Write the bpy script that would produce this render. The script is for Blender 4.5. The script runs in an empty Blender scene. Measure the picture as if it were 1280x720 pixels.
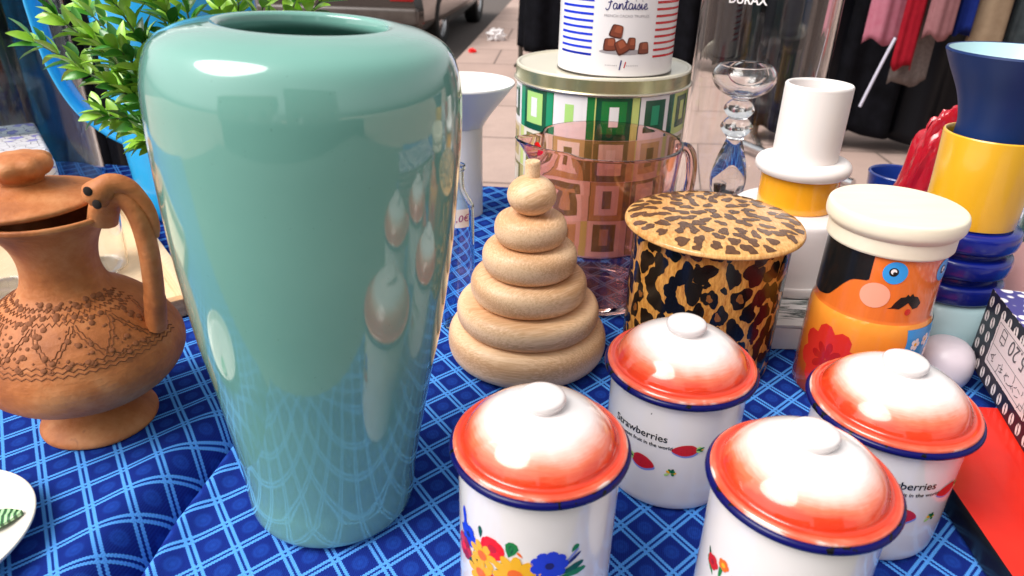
import bpy, bmesh, math, random
from mathutils import Vector, Matrix, noise
R = math.radians
scene = bpy.context.scene
COL = scene.collection
TZ = 0.75                                   # height of the table top above the pavement

# ------------------------------------------------------------------ materials
def mat(name, col=(.5, .5, .5), rough=.5, metal=0, coat=0, trans=0, ior=1.5, spec=.5, sheen=0, alpha=1):
    m = bpy.data.materials.new(name); m.use_nodes = True
    p = m.node_tree.nodes['Principled BSDF']
    p.inputs['Base Color'].default_value = (*col, 1)
    p.inputs['Roughness'].default_value = rough
    p.inputs['Metallic'].default_value = metal
    p.inputs['Coat Weight'].default_value = coat
    p.inputs['Coat Roughness'].default_value = .04
    p.inputs['Transmission Weight'].default_value = trans
    p.inputs['IOR'].default_value = ior
    p.inputs['Specular IOR Level'].default_value = spec
    p.inputs['Sheen Weight'].default_value = sheen
    p.inputs['Alpha'].default_value = alpha
    return m
class NT:
    """small node-building helper"""
    def __init__(s, m):
        s.t = m.node_tree; s.p = s.t.nodes['Principled BSDF']
    def n(s, kind, **kw):
        o = s.t.nodes.new(kind)
        for k, v in kw.items():
            if k in o.inputs.keys(): o.inputs[k].default_value = v
            else: setattr(o, k, v)
        return o
    def l(s, a, b): s.t.links.new(a, b)
    def math(s, op, a, b=None, c=None):
        o = s.t.nodes.new('ShaderNodeMath'); o.operation = op
        for i, v in enumerate((a, b, c)):
            if v is None: continue
            if isinstance(v, (int, float)): o.inputs[i].default_value = v
            else: s.l(v, o.inputs[i])
        return o.outputs[0]
    def mix(s, f, a, b):
        o = s.t.nodes.new('ShaderNodeMix'); o.data_type = 'RGBA'
        for sock, v in ((o.inputs[0], f), (o.inputs[6], a), (o.inputs[7], b)):
            if isinstance(v, (int, float)): sock.default_value = v
            elif isinstance(v, tuple): sock.default_value = (*v, 1)
            else: s.l(v, sock)
        return o.outputs[2]
    def ramp(s, f, stops, interp='LINEAR'):
        o = s.t.nodes.new('ShaderNodeValToRGB'); cr = o.color_ramp; cr.interpolation = interp
        while len(cr.elements) < len(stops): cr.elements.new(1)
        for e, (p, c) in zip(cr.elements, stops): e.position = p; e.color = (*c, 1)
        s.l(f, o.inputs[0]); return o.outputs[0]
    def obj(s): return s.n('ShaderNodeTexCoord').outputs['Object']
    def mapping(s, v, scale=(1, 1, 1), rot=(0, 0, 0)):
        o = s.t.nodes.new('ShaderNodeMapping'); o.inputs['Scale'].default_value = scale; o.inputs['Rotation'].default_value = rot
        s.l(v, o.inputs[0]); return o.outputs[0]
    def noise(s, v, scale=5, detail=3, rough=.5, dist=0):
        o = s.n('ShaderNodeTexNoise', Scale=scale, Detail=detail, Roughness=rough, Distortion=dist); s.l(v, o.inputs['Vector']); return o.outputs['Fac']
    def bump(s, h, strength=.3, dist=.001):
        o = s.n('ShaderNodeBump', Strength=strength, Distance=dist); s.l(h, o.inputs['Height']); s.l(o.outputs[0], s.p.inputs['Normal'])

def varied(name, c1, c2, scale=20, rough=.5, bump=0, bdist=.001, stretch=(1, 1, 1), **kw):
    m = mat(name, c1, rough, **kw); t = NT(m)
    v = t.mapping(t.obj(), stretch); f = t.noise(v, scale, 4, .6)
    f2 = t.ramp(f, [(.3, (0, 0, 0)), (.7, (1, 1, 1))])
    t.l(t.mix(f2, c1, c2), t.p.inputs['Base Color'])
    if bump: t.bump(f, bump, bdist)
    return m

M = {}
def glaze():
    m = mat('teal_glaze', (.16, .34, .285), .07, coat=.9); t = NT(m); v = t.obj()
    f = t.noise(v, 7, 4, .6); sp = t.noise(v, 420, 1, .5); w = t.noise(t.mapping(v, (1, 1, .45)), 16, 2, .4)
    c = t.ramp(f, [(.3, (.150, .355, .300)), (.7, (.180, .395, .335))])
    t.l(t.mix(t.math('MULTIPLY', t.ramp(sp, [(.76, (0, 0, 0)), (.80, (1, 1, 1))]), .35), c, (.09, .20, .17)), t.p.inputs['Base Color'])
    o = t.n('ShaderNodeBump', Strength=.05, Distance=.0016); t.l(w, o.inputs['Height']); t.l(o.outputs[0], t.p.inputs['Normal']); t.l(o.outputs[0], t.p.inputs['Coat Normal'])
    return m
M['teal'] = glaze()

def chipped(name, base, chip, scale, lo, rough, **kw):
    m = mat(name, base, rough, **kw); t = NT(m)
    f = t.noise(t.obj(), scale, 2, .5); g = t.noise(t.obj(), scale * .23, 2, .5)
    k = t.ramp(t.math('ADD', t.math('MULTIPLY', f, .7), t.math('MULTIPLY', g, .3)), [(lo, (0, 0, 0)), (lo + .015, (1, 1, 1))])
    tone = t.noise(t.obj(), 11, 3, .6)
    c = t.mix(t.ramp(tone, [(.35, (0, 0, 0)), (.7, (1, 1, 1))]), base, tuple(q * .90 for q in base))
    t.l(t.mix(k, c, chip), t.p.inputs['Base Color']); t.bump(tone, .05, .001); return m
M['blue_rim'] = chipped('blue_rim', (.003, .003, .085), (.004, .004, .005), 150, .60, .22, spec=.25)
M['white_enamel'] = chipped('white_enamel', (.82, .76, .75), (.03, .025, .03), 190, .705, .13, coat=.6)
M['white_porcelain'] = varied('white_porcelain', (.78, .74, .74), (.82, .79, .78), 8, .3, coat=.15)
M['matt_white'] = mat('matt_white', (.82, .76, .74), .45)
M['red_ink'] = mat('red_ink', (.55, .012, .02), .25)
M['dark_red_ink'] = mat('dark_red_ink', (.32, .005, .015), .25)
M['bright_red_ink'] = mat('bright_red_ink', (.85, .01, .01), .25)
M['blue_ink'] = mat('blue_ink', (.01, .04, .62), .25)
M['navy_ink'] = mat('navy_ink', (.008, .008, .14), .3)
M['sky_ink'] = mat('sky_ink', (.03, .30, .72), .25)
M['shadow_ink'] = mat('pale_blue_ink', (.22, .26, .65), .25)
M['yellow_ink'] = mat('yellow_ink', (.85, .42, .01), .25)
M['orange_ink'] = mat('orange_ink', (.85, .14, .01), .25)
M['green_ink'] = mat('green_ink', (.012, .19, .045), .25)
M['dark_green_ink'] = mat('dark_green_ink', (.006, .085, .04), .25)
M['lime_ink'] = mat('lime_ink', (.42, .68, .20), .25)
M['yellow_green_ink'] = mat('yellow_green_ink', (.58, .66, .20), .25)
M['mid_green_ink'] = mat('mid_green_ink', (.015, .29, .14), .25)
M['black_ink'] = mat('black_ink', (.008, .008, .008), .25)
M['grey_ink'] = mat('grey_ink', (.35, .32, .34), .4)
M['pink_ink'] = mat('pink_ink', (.85, .36, .24), .25)
M['white_ink'] = mat('white_ink', (.82, .78, .78), .25)
M['brown_ink'] = mat('brown_ink', (.20, .045, .022), .4)
M['dark_brown_ink'] = mat('dark_brown_ink', (.085, .022, .014), .4)
M['light_brown_ink'] = mat('light_brown_ink', (.33, .085, .04), .4)
M['glass'] = mat('clear_glass', (1, 1, 1), .0, trans=1, ior=1.45)
M['pink_glass'] = mat('pink_glass', (.97, .66, .62), .0, trans=1, ior=1.45)
M['blue_glass'] = mat('blue_tinted_glass', (.80, .92, .99), .0, trans=1, ior=1.45)
M['green_glass'] = mat('dark_green_glass', (.25, .42, .34), .05, trans=.8, ior=1.45)
M['chrome'] = mat('chrome', (.55, .55, .56), .2, metal=1)
M['dark_metal'] = mat('dark_metal', (.10, .09, .08), .35, metal=.8)
M['black_cloth'] = varied('black_cloth', (.0025, .0025, .0035), (.006, .006, .009), 14, .9, spec=.08)
M['black_satin'] = mat('black_satin', (.003, .0035, .006), .42, spec=.18)
M['paper'] = mat('paper', (.8, .76, .76), .8)

def wood(name, c1, c2, scale=26, ring=9, rough=.45, rot=(0, 0, 0)):
    m = mat(name, c1, rough); t = NT(m)
    v = t.mapping(t.obj(), (1, 1, 1), rot)
    vs = t.mapping(v, (5, 110, 110)); f = t.noise(vs, 6, 4, .6)
    w = t.n('ShaderNodeTexWave', Scale=ring, Distortion=4.0, Detail=2.0); w.wave_type = 'BANDS'; w.bands_direction = 'Z'
    t.l(t.mapping(v, (.3, 1, 4)), w.inputs['Vector'])
    g = t.math('ADD', t.math('MULTIPLY', f, .8), t.math('MULTIPLY', w.outputs['Fac'], .2))
    t.l(t.ramp(g, [(.36, c1), (.62, c2)]), t.p.inputs['Base Color'])
    t.bump(f, .15, .0004)
    return m
M['toy_wood'] = [wood('beech_wood_%s' % k, (.62, .34, .165), (.86, .57, .34), ring=3, rot=(0, r * .15, r)) for k, r in zip('abcdef', (.2, 1.1, 1.8, 2.6, .7, 3.0))]
M['tray_wood'] = wood('tray_wood', (.68, .48, .29), (.76, .58, .38), rot=(0, 0, .9))
M['tray_end_wood'] = wood('tray_end_wood', (.40, .22, .10), (.55, .33, .17), rot=(0, 0, .9))
M['cream_wood'] = varied('cream_wood', (.78, .69, .53), (.82, .74, .59), 12, .45, stretch=(1, 6, 6))

def lid_paint():
    m = mat('lid_enamel', (.8, .76, .74), .12, coat=.7); t = NT(m)
    sx = t.n('ShaderNodeSeparateXYZ'); t.l(t.obj(), sx.inputs[0])
    x, y = sx.outputs[0], sx.outputs[1]
    r = t.math('SQRT', t.math('ADD', t.math('MULTIPLY', x, x), t.math('MULTIPLY', y, y)))
    ang = t.math('ARCTAN2', y, x)
    cmb = t.n('ShaderNodeCombineXYZ'); t.l(t.math('MULTIPLY', ang, 1.2), cmb.inputs[0]); t.l(t.math('MULTIPLY', r, 260), cmb.inputs[1])
    n1 = t.noise(t.obj(), 34, 3, .55)
    n2 = t.noise(cmb.outputs[0], 3, 3, .6)
    rn = t.math('DIVIDE', r, .0572)
    rr = t.math('ADD', rn, t.math('ADD', t.math('MULTIPLY', t.math('SUBTRACT', n1, .5), .18), t.math('MULTIPLY', t.math('SUBTRACT', n2, .5), .07)))
    c = t.ramp(t.math('MULTIPLY', rr, .985), [(.0, (.82, .77, .76)), (.55, (.82, .76, .75)), (.68, (.80, .46, .38)), (.77, (.76, .16, .08)), (.84, (.68, .048, .014)), (.90, (.65, .036, .011)), (.955, (.74, .085, .035)), (.985, (.78, .17, .10)), (1.0, (.82, .62, .56))])
    t.l(c, t.p.inputs['Base Color']); return m
M['lid'] = lid_paint()

def fur(name, c1, c2, sc):
    m = mat(name, c1, .2, coat=.15); t = NT(m); v = t.obj()
    hair = t.noise(t.mapping(v, sc, (0, .5, .3)), 1, 3, .7); big = t.noise(v, 30, 3, .6)
    f = t.math('ADD', t.math('MULTIPLY', hair, .7), t.math('MULTIPLY', big, .3))
    t.l(t.ramp(f, [(.32, c1), (.66, c2)]), t.p.inputs['Base Color']); return m
M['leopard'] = fur('leopard_print', (.36, .10, .010), (.80, .40, .09), (420, 420, 110))
M['leopard_top'] = fur('leopard_print_pale', (.46, .19, .042), (.82, .48, .18), (420, 160, 160))
M['spot_black'] = mat('spot_black', (.005, .004, .003), .2, coat=.15)
M['spot_brown'] = fur('spot_brown', (.075, .030, .012), (.14, .06, .025), (420, 160, 160))
M['spot_core'] = fur('spot_core', (.16, .05, .010), (.30, .10, .02), (420, 420, 110))
def blob(rnd, rx, ry, n=26):
    ph = [rnd.uniform(0, 6.28) for _ in range(4)]; out = []
    for k in range(n):
        a = 2 * math.pi * k / n; q = 1 + .20 * math.sin(2 * a + ph[0]) + .15 * math.sin(3 * a + ph[1]) + .09 * math.sin(5 * a + ph[2]) + .07 * rnd.uniform(-1, 1)
        out.append((rx * q * math.cos(a), ry * q * math.sin(a)))
    return out

def clay():
    m = mat('terracotta', (.42, .15, .05), .62); t = NT(m); v = t.obj()
    f = t.noise(v, 14, 5, .65); g = t.noise(v, 130, 3, .6)
    c = t.ramp(f, [(.28, (.23, .055, .009)), (.5, (.45, .140, .034)), (.70, (.62, .27, .105))])
    sp = t.ramp(t.noise(v, 75, 2, .5), [(.70, (0, 0, 0)), (.76, (1, 1, 1))])
    t.l(t.mix(t.math('MULTIPLY', sp, .5), c, (.16, .05, .02)), t.p.inputs['Base Color'])
    h = t.noise(t.mapping(v, (1, 1, 5)), 40, 3, .6)
    t.bump(t.math('ADD', t.math('ADD', f, t.math('MULTIPLY', g, .5)), t.math('MULTIPLY', h, .4)), .65, .0022)
    return m
M['clay'] = clay()
M['clay_mark'] = mat('terracotta_incised', (.20, .060, .016), .8)

def cloth():
    m = mat('blue_checked_cloth', (.01, .03, .3), .95, spec=.04); t = NT(m)
    uv = t.n('ShaderNodeTexCoord').outputs['UV']
    sx = t.n('ShaderNodeSeparateXYZ'); t.l(uv, sx.inputs[0])
    U, V = sx.outputs[0], sx.outputs[1]
    def saw(a):                                  # zig-zag edge of a woven stripe
        return t.math('MULTIPLY', t.math('SUBTRACT', t.math('PINGPONG', t.math('MULTIPLY', a, 13.0), .5), .25), .055)
    def stripes(a, b):
        d = t.math('PINGPONG', t.math('ADD', a, saw(b)), .5)       # 0 on a lattice line
        i = t.math('GREATER_THAN', d, .032); o = t.math('LESS_THAN', d, .118)
        return t.math('MULTIPLY', i, o), d
    su, du = stripes(U, V); sv, dv = stripes(V, U)
    st = t.math('MAXIMUM', su, sv)
    cx = t.math('ABSOLUTE', t.math('SUBTRACT', du, .5)); cy = t.math('ABSOLUTE', t.math('SUBTRACT', dv, .5))
    nz = t.noise(uv, 7, 4, .65); nf = t.noise(uv, 38, 3, .7)
    rad = t.math('SQRT', t.math('ADD', t.math('MULTIPLY', cx, cx), t.math('MULTIPLY', cy, cy)))
    rad = t.math('ADD', rad, t.math('MULTIPLY', t.math('SUBTRACT', nf, .5), .12))
    motif = t.ramp(rad, [(.02, (.75, .75, .75)), (.11, (.35, .35, .35)), (.17, (.6, .6, .6)), (.25, (0, 0, 0))])
    tw = t.n('ShaderNodeTexWave', Scale=8.0, Distortion=.6); tw.bands_direction = 'DIAGONAL'; t.l(t.mapping(uv, (1, 1, 0)), tw.inputs['Vector'])
    dark = t.mix(t.math('MULTIPLY', motif, .75), (.007, .017, .160), (.018, .088, .46))
    dark = t.mix(t.math('MULTIPLY', t.ramp(nf, [(.35, (0, 0, 0)), (.75, (1, 1, 1))]), .55), dark, (.010, .030, .24))
    light = t.mix(t.ramp(nf, [(.3, (0, 0, 0)), (.6, (1, 1, 1))]), (.055, .21, .70), (.11, .39, .88))
    c = t.mix(st, dark, light)
    c = t.mix(t.math('MULTIPLY', tw.outputs['Fac'], .14), c, (.02, .08, .48))
    t.l(c, t.p.inputs['Base Color'])
    h = t.math('ADD', t.math('MULTIPLY', st, .6), t.math('ADD', t.math('MULTIPLY', tw.outputs['Fac'], .35), t.math('MULTIPLY', nf, .5)))
    t.bump(h, .5, .0006)
    return m
M['cloth'] = cloth()

def pavement_mat():
    m = mat('pavement_slabs', (.4, .3, .26), .8); t = NT(m)
    v = t.n('ShaderNodeTexCoord').outputs['Object']
    b = t.n('ShaderNodeTexBrick', Scale=1.0); t.l(t.mapping(v, (1, 1, 1), (0, 0, .06)), b.inputs['Vector'])
    b.inputs['Mortar Size'].default_value = .010; b.inputs['Brick Width'].default_value = 1.25; b.inputs['Row Height'].default_value = .85
    b.inputs['Color1'].default_value = (.42, .29, .245, 1); b.inputs['Color2'].default_value = (.48, .345, .295, 1); b.inputs['Mortar'].default_value = (.10, .065, .055, 1)
    f = t.noise(v, 3.0, 6, .65); g = t.noise(v, 60, 3, .6)
    c = t.mix(t.math('MULTIPLY', t.ramp(f, [(.35, (0, 0, 0)), (.75, (1, 1, 1))]), .55), b.outputs['Color'], (.30, .215, .185))
    c = t.mix(t.math('MULTIPLY', t.ramp(g, [(.55, (0, 0, 0)), (.75, (1, 1, 1))]), .35), c, (.25, .18, .16))
    t.l(c, t.p.inputs['Base Color']); t.bump(t.math('ADD', g, b.outputs['Fac']), .3, .003)
    return m
M['pavement'] = pavement_mat()
M['asphalt'] = varied('asphalt', (.075, .06, .055), (.13, .105, .095), 30, .85, bump=.3, bdist=.004)

# ------------------------------------------------------------------ mesh helpers
def finish(name, bm, mats, parent=None, loc=None, rot=None, sharp=38, smooth=True, weld=False):
    if weld: bmesh.ops.remove_doubles(bm, verts=bm.verts, dist=1e-6)
    me = bpy.data.meshes.new(name); bm.to_mesh(me); bm.free()
    for m in (mats if isinstance(mats, (list, tuple)) else [mats]): me.materials.append(m)
    if smooth:
        me.shade_smooth(); me.set_sharp_from_angle(angle=R(sharp))
    o = bpy.data.objects.new(name, me); COL.objects.link(o)
    if parent: o.parent = parent
    if loc: o.location = loc
    if rot: o.rotation_euler = rot
    return o
def tag(o, label, cat, group=None, kind=None):
    if label: o['label'] = label
    if cat: o['category'] = cat
    if group: o['group'] = group
    if kind: o['kind'] = kind
    return o
def thing(name, loc, label, cat, group=None, rot=(0, 0, 0)):
    o = bpy.data.objects.new(name, None); COL.objects.link(o); o.empty_display_size = .02
    o.location = (loc[0], loc[1], TZ + loc[2]); o.rotation_euler = rot
    return tag(o, label, cat, group)
def spl(pts, n=6):
    """Catmull-Rom through 2D or 3D points"""
    P = [Vector(p) for p in pts]; out = []
    for i in range(len(P) - 1):
        a = P[max(i - 1, 0)]; b = P[i]; c = P[i + 1]; d = P[min(i + 2, len(P) - 1)]
        for k in range(n):
            t = k / n
            out.append(.5 * ((2 * b) + (c - a) * t + (2 * a - 5 * b + 4 * c - d) * t * t + (3 * b - a - 3 * c + d) * t ** 3))
    out.append(P[-1]); return [tuple(p) for p in out]
def support(prof):
    out = [prof[0]]
    for (r0, z0), (r1, z1) in zip(prof, prof[1:]):
        L = math.hypot(r1 - r0, z1 - z0)
        if L > .012:
            for q in (.0012 / L, 1 - .0012 / L): out.append((r0 + (r1 - r0) * q, z0 + (z1 - z0) * q))
        out.append((r1, z1))
    return out
def lathe(bm, prof, seg=72, mat=0, warp=None):
    prof = support(list(prof))
    rings = []
    for r, z in prof:
        if abs(r) < 1e-6: rings.append([bm.verts.new((0, 0, z))])
        else:
            ring = []
            for i in range(seg):
                a = 2 * math.pi * i / seg; p = Vector((r * math.cos(a), r * math.sin(a), z))
                if warp: p = warp(p, a)
                ring.append(bm.verts.new(p))
            rings.append(ring)
    for A, B in zip(rings, rings[1:]):
        if len(A) == 1 and len(B) == 1: continue
        for i in range(seg):
            j = (i + 1) % seg
            if len(A) == 1: f = bm.faces.new((A[0], B[j], B[i]))
            elif len(B) == 1: f = bm.faces.new((A[i], A[j], B[0]))
            else: f = bm.faces.new((A[i], A[j], B[j], B[i]))
            f.material_index = mat
    return bm
def box(bm, x0, x1, y0, y1, z0, z1, mat=0, bev=0, seg=2):
    t = bmesh.new()
    v = [t.verts.new((x, y, z)) for z in (z0, z1) for y in (y0, y1) for x in (x0, x1)]
    for q in ((0, 2, 3, 1), (4, 5, 7, 6), (0, 1, 5, 4), (2, 6, 7, 3), (0, 4, 6, 2), (1, 3, 7, 5)): t.faces.new([v[i] for i in q])
    if bev: bmesh.ops.bevel(t, geom=t.edges[:], offset=bev, segments=seg, affect='EDGES', profile=.6)
    for f in t.faces: f.material_index = mat
    merge(bm, t); return bm
def merge(bm, t):
    mp = {}
    for v in t.verts: mp[v.index if False else v] = bm.verts.new(v.co)
    for f in t.faces:
        try:
            g = bm.faces.new([mp[v] for v in f.verts]); g.material_index = f.material_index; g.smooth = f.smooth
        except ValueError: pass
    t.free()
def tube(bm, pts, rad, seg=10, mat=0, cap=True, flat=1.0, updir=None):
    P = [Vector(p) for p in pts]; rings = []
    prev = Vector(updir) if updir else None
    for i, p in enumerate(P):
        d = (P[min(i + 1, len(P) - 1)] - P[max(i - 1, 0)]).normalized()
        if prev is None: prev = d.orthogonal()
        u = (prev - d * prev.dot(d)).normalized(); w = d.cross(u); prev = u
        r = rad[i] if isinstance(rad, (list, tuple)) else rad
        rings.append([bm.verts.new(p + u * r * math.cos(a) + w * r * flat * math.sin(a)) for a in (2 * math.pi * k / seg for k in range(seg))])
    for A, B in zip(rings, rings[1:]):
        for i in range(seg):
            j = (i + 1) % seg; f = bm.faces.new((A[i], A[j], B[j], B[i])); f.material_index = mat
    if cap:
        f = bm.faces.new(rings[0][::-1]); f.material_index = mat
        f = bm.faces.new(rings[-1]); f.material_index = mat
    return bm
# decals printed on a round body: polygons in metres, wrapped on radius rad(z), facing azimuth phi (0 = -Y, + towards +X)
def wrap_poly(bm, pts, phi, z0, rad, mat, off=.0003, edge=.004):
    t = bmesh.new(); f = t.faces.new([t.verts.new((x, y, 0)) for x, y in pts])
    bmesh.ops.triangulate(t, faces=[f])
    for _ in range(5):
        long = [e for e in t.edges if abs(e.verts[0].co.x - e.verts[1].co.x) > edge]
        if not long: break
        bmesh.ops.subdivide_edges(t, edges=long, cuts=1); bmesh.ops.triangulate(t, faces=t.faces[:])
    wrap_bm(bm, t, phi, z0, rad, mat, off)
def wrap_bm(bm, t, phi, z0, rad, mat, off):
    rf = rad if callable(rad) else (lambda z: rad)
    for v in t.verts:
        z = z0 + v.co.y; r = rf(z); a = R(phi) + v.co.x / r
        v.co = Vector(((r + off) * math.sin(a), -(r + off) * math.cos(a), z))
    for f in t.faces: f.material_index = mat
    merge(bm, t)
def disc(rx, ry=None, n=20, cx=0, cy=0, rot=0):
    ry = ry or rx; return [(cx + rx * math.cos(a) * math.cos(rot) - ry * math.sin(a) * math.sin(rot), cy + rx * math.cos(a) * math.sin(rot) + ry * math.sin(a) * math.cos(rot)) for a in (2 * math.pi * k / n for k in range(n))]
def petal(l, w, ang, cx=0, cy=0, r0=.1):
    base = [(r0 * l, 0), (.35 * l, w * .36), (.7 * l, w * .5), (.93 * l, w * .3), (l, 0), (.93 * l, -w * .3), (.7 * l, -w * .5), (.35 * l, -w * .36)]
    c, s = math.cos(ang), math.sin(ang); return [(cx + x * c - y * s, cy + x * s + y * c) for x, y in base]
def rect(w, h, cx=0, cy=0): return [(cx - w / 2, cy - h / 2), (cx + w / 2, cy - h / 2), (cx + w / 2, cy + h / 2), (cx - w / 2, cy + h / 2)]
def text_bm(body, size, align='CENTER', shear=0, offset=0):
    cu = bpy.data.curves.new('lettering', 'FONT'); cu.body = body; cu.size = size; cu.align_x = align; cu.shear = shear; cu.offset = offset; cu.resolution_u = 3
    o = bpy.data.objects.new('lettering', cu); COL.objects.link(o)
    dg = bpy.context.evaluated_depsgraph_get(); me = o.evaluated_get(dg).to_mesh()
    t = bmesh.new(); t.from_mesh(me); o.evaluated_get(dg).to_mesh_clear()
    bpy.data.objects.remove(o); bpy.data.curves.remove(cu)
    return t
def ribbon_bm(strokes, width, n=8):
    """flat pen strokes: list of 2D polylines"""
    t = bmesh.new()
    for s in strokes:
        P = [Vector((p[0], p[1])) for p in spl(s, n)]; L, Q = [], []
        for i, p in enumerate(P):
            d = (P[min(i + 1, len(P) - 1)] - P[max(i - 1, 0)]); d = d.normalized() if d.length else Vector((1, 0)); q = Vector((-d.y, d.x)) * width / 2
            L.append(t.verts.new((*(p + q), 0))); Q.append(t.verts.new((*(p - q), 0)))
        for i in range(len(P) - 1): t.faces.new((L[i], Q[i], Q[i + 1], L[i + 1]))
    return t
def shell(prof, wall):
    """outer profile (bottom to rim) closed with an inner wall: a hollow vessel"""
    inner = [(max(r - wall, 0), z) for r, z in prof]
    base_z = prof[0][1] + wall
    out = [(0, prof[0][1])] + list(prof)
    r, z = prof[-1]
    out += [(r - wall * .25, z + wall * .35), (r - wall * .75, z + wall * .35)]
    out += [(q, max(h, base_z)) for q, h in reversed(inner) if q > 0 and h >= base_z] 
    last = out[-1]
    if last[1] > base_z + 1e-5: out.append((last[0] * .98, base_z))
    out.append((0, base_z)); return out

# ------------------------------------------------------------------ setting
random.seed(4)
G = bmesh.new(); S = 400
G.faces.new([G.verts.new(p) for p in ((-S, -S, 0), (S, -S, 0), (S, S, 0), (-S, S, 0))])
tag(finish('road', G, M['asphalt'], loc=(0, 0, -.10), smooth=False), None, None, kind='structure')
P = bmesh.new()
outl = [(-60, -40), (60, -40), (60, 60), (3.4, 60), (-.56, 7.23), (-.70, 5.4), (-60, 5.2)]
top = [P.verts.new((x, y, 0)) for x, y in outl]; bot = [P.verts.new((x, y, -.12)) for x, y in outl]
P.faces.new(top)
for i in range(len(outl)):
    j = (i + 1) % len(outl); P.faces.new((top[i], bot[i], bot[j], top[j]))
bmesh.ops.recalc_face_normals(P, faces=P.faces[:])
tag(finish('pavement', P, M['pavement'], smooth=False), None, None, kind='structure')

# ---- table and tablecloth
XL, XR, YF = -1.35, .95, .225
def yback(x): return 1.165 - .105 * x if x < 0 else 1.165 - .05 * x
tb = thing('folding_table', (0, .9, -TZ), 'trestle table hidden beneath the blue checked tablecloth', 'table')
b = bmesh.new()
box(b, XL + .03, XR - .03, YF - .88, .20, TZ - .115, TZ - .085, 0, .004)
finish('tabletop', b, M['tray_wood'], tb)
for lx in (XL + .12, XR - .12):
    for ly in (YF - .82, .12):
        b = bmesh.new(); tube(b, [(lx, ly, 0), (lx, ly, TZ - .116)], .018, 12); finish('leg', b, M['dark_metal'], tb)
CR = [(-.2641, .10), (-.2641, .2602), (-.2588, .3087), (-.2569, .3402), (-.2545, .3915), (-.2476, .4393), (-.2431, .4791), (-.2339, .5126), (-.2296, .5558), (-.226, .62), (-.225, .72)]
def crease(x, y):
    best = 9; sg = 1
    for (ax, ay), (bx, by) in zip(CR, CR[1:]):
        dx, dy = bx - ax, by - ay; L2 = dx * dx + dy * dy
        t = max(0, min(1, ((x - ax) * dx + (y - ay) * dy) / L2)); qx, qy = ax + t * dx, ay + t * dy
        d = math.hypot(x - qx, y - qy)
        if d < best: best = d; sg = 1 if (x - qx) * dy - (y - qy) * dx > 0 else -1
    return best * sg
VB = (-.1355, .423)
def cloth_z(x, y):
    z = -.0012 + .0012 * noise.noise(Vector((x * 9, y * 9, 1.3))) * (1 if y < 1.1 else 2)
    if -.5 < x < .0 and y < .8:
        s = crease(x, y)
        fade = 1 if y < .45 else max(0, 1 - (y - .45) / .25)
        D = .034 * fade
        if s < 0: z -= D * math.exp(-(s / .022) ** 2) + D * math.exp(-(s / .008) ** 2) - .004 * fade * math.exp(-((s + .04) / .02) ** 2)
        else: z -= 2 * D * math.exp(-(s / .0048) ** 2) - .005 * fade * math.exp(-((s - .014) / .010) ** 2)
    return z
u_ = Vector((math.cos(R(42)), math.sin(R(42)))) * .0277; v_ = Vector((math.cos(R(-55.6)), math.sin(R(-55.6)))) * .0276
det = u_.x * v_.y - u_.y * v_.x
o_ = Vector((-.2035, .432))                       # a lattice node of the check
def lat(x, y):
    p = Vector((x, y)) - o_
    return ((p.x * v_.y - p.y * v_.x) / det, (u_.x * p.y - u_.y * p.x) / det)
xs = []; x = XL
while x < XR: xs.append(x); x += .003 if -.34 < x < -.16 else (.008 if x > -.6 else .014)
xs.append(XR)
NY = 150
b = bmesh.new(); uvl = b.loops.layers.uv.new('UVMap'); grid = []
for x in xs:
    col = []
    yb = yback(x)
    for j in range(NY + 1):
        y = YF + (yb - YF) * j / NY; col.append((b.verts.new((x, y, TZ + cloth_z(x, y))), (x, y)))
    for k in range(1, 9):                          # the cloth hanging down behind
        d = .07 * k; yy = yb + .004 + .012 * math.sin(x * 22 + 1) * k / 8 + (.006 if k else 0)
        col.append((b.verts.new((x, yy, TZ - d)), (x, yb + d)))
    grid.append(col)
for A, B in zip(grid, grid[1:]):
    for i in range(len(A) - 1):
        q = (A[i], B[i], B[i + 1], A[i + 1]); f = b.faces.new([e[0] for e in q])
        for lp, e in zip(f.loops, q):
            uu, vv = lat(*e[1]); lp[uvl].uv = (uu, vv)
# side and front drops
def drop(idx_line):
    pr = [(v, xy) for v, xy in idx_line]; cur = pr
    for k in range(1, 7):
        nx = []
        for (v, xy) in pr:
            sgn = -1 if idx_line is grid[0] else 1
            w = .010 * math.sin(xy[1] * 25 + 2) * k / 6
            nx.append((b.verts.new((xy[0] + sgn * (.006 + w * .8), min(xy[1], yback(xy[0])), TZ - .09 * k)), (xy[0] + sgn * .09 * k, xy[1])))
        for i in range(len(cur) - 1):
            q = (cur[i], cur[i + 1], nx[i + 1], nx[i]); f = b.faces.new([e[0] for e in q])
            for lp, e in zip(f.loops, q): lp[uvl].uv = lat(*e[1])
        cur = nx
for g in (grid[0], grid[-1]):
    line = g[:NY + 1]
    sgn = -1 if g is grid[0] else 1; cur = line
    for k in range(1, 7):
        nx = []
        for v, xy in line:
            w = .010 * math.sin(xy[1] * 25 + 2) * k / 6
            nx.append((b.verts.new((xy[0] + sgn * (.006 + w * .8), xy[1], TZ - .09 * k)), (xy[0] + sgn * .09 * k, xy[1])))
        for i in range(len(cur) - 1):
            q = (cur[i], cur[i + 1], nx[i + 1], nx[i]); f = b.faces.new([e[0] for e in q])
            for lp, e in zip(f.loops, q): lp[uvl].uv = lat(*e[1])
        cur = nx
bmesh.ops.recalc_face_normals(b, faces=b.faces[:])
tc = finish('tablecloth', b, M['cloth'], sharp=180)
tag(tc, 'royal blue tablecloth with pale blue double check, spread under all the wares', 'tablecloth')

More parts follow.
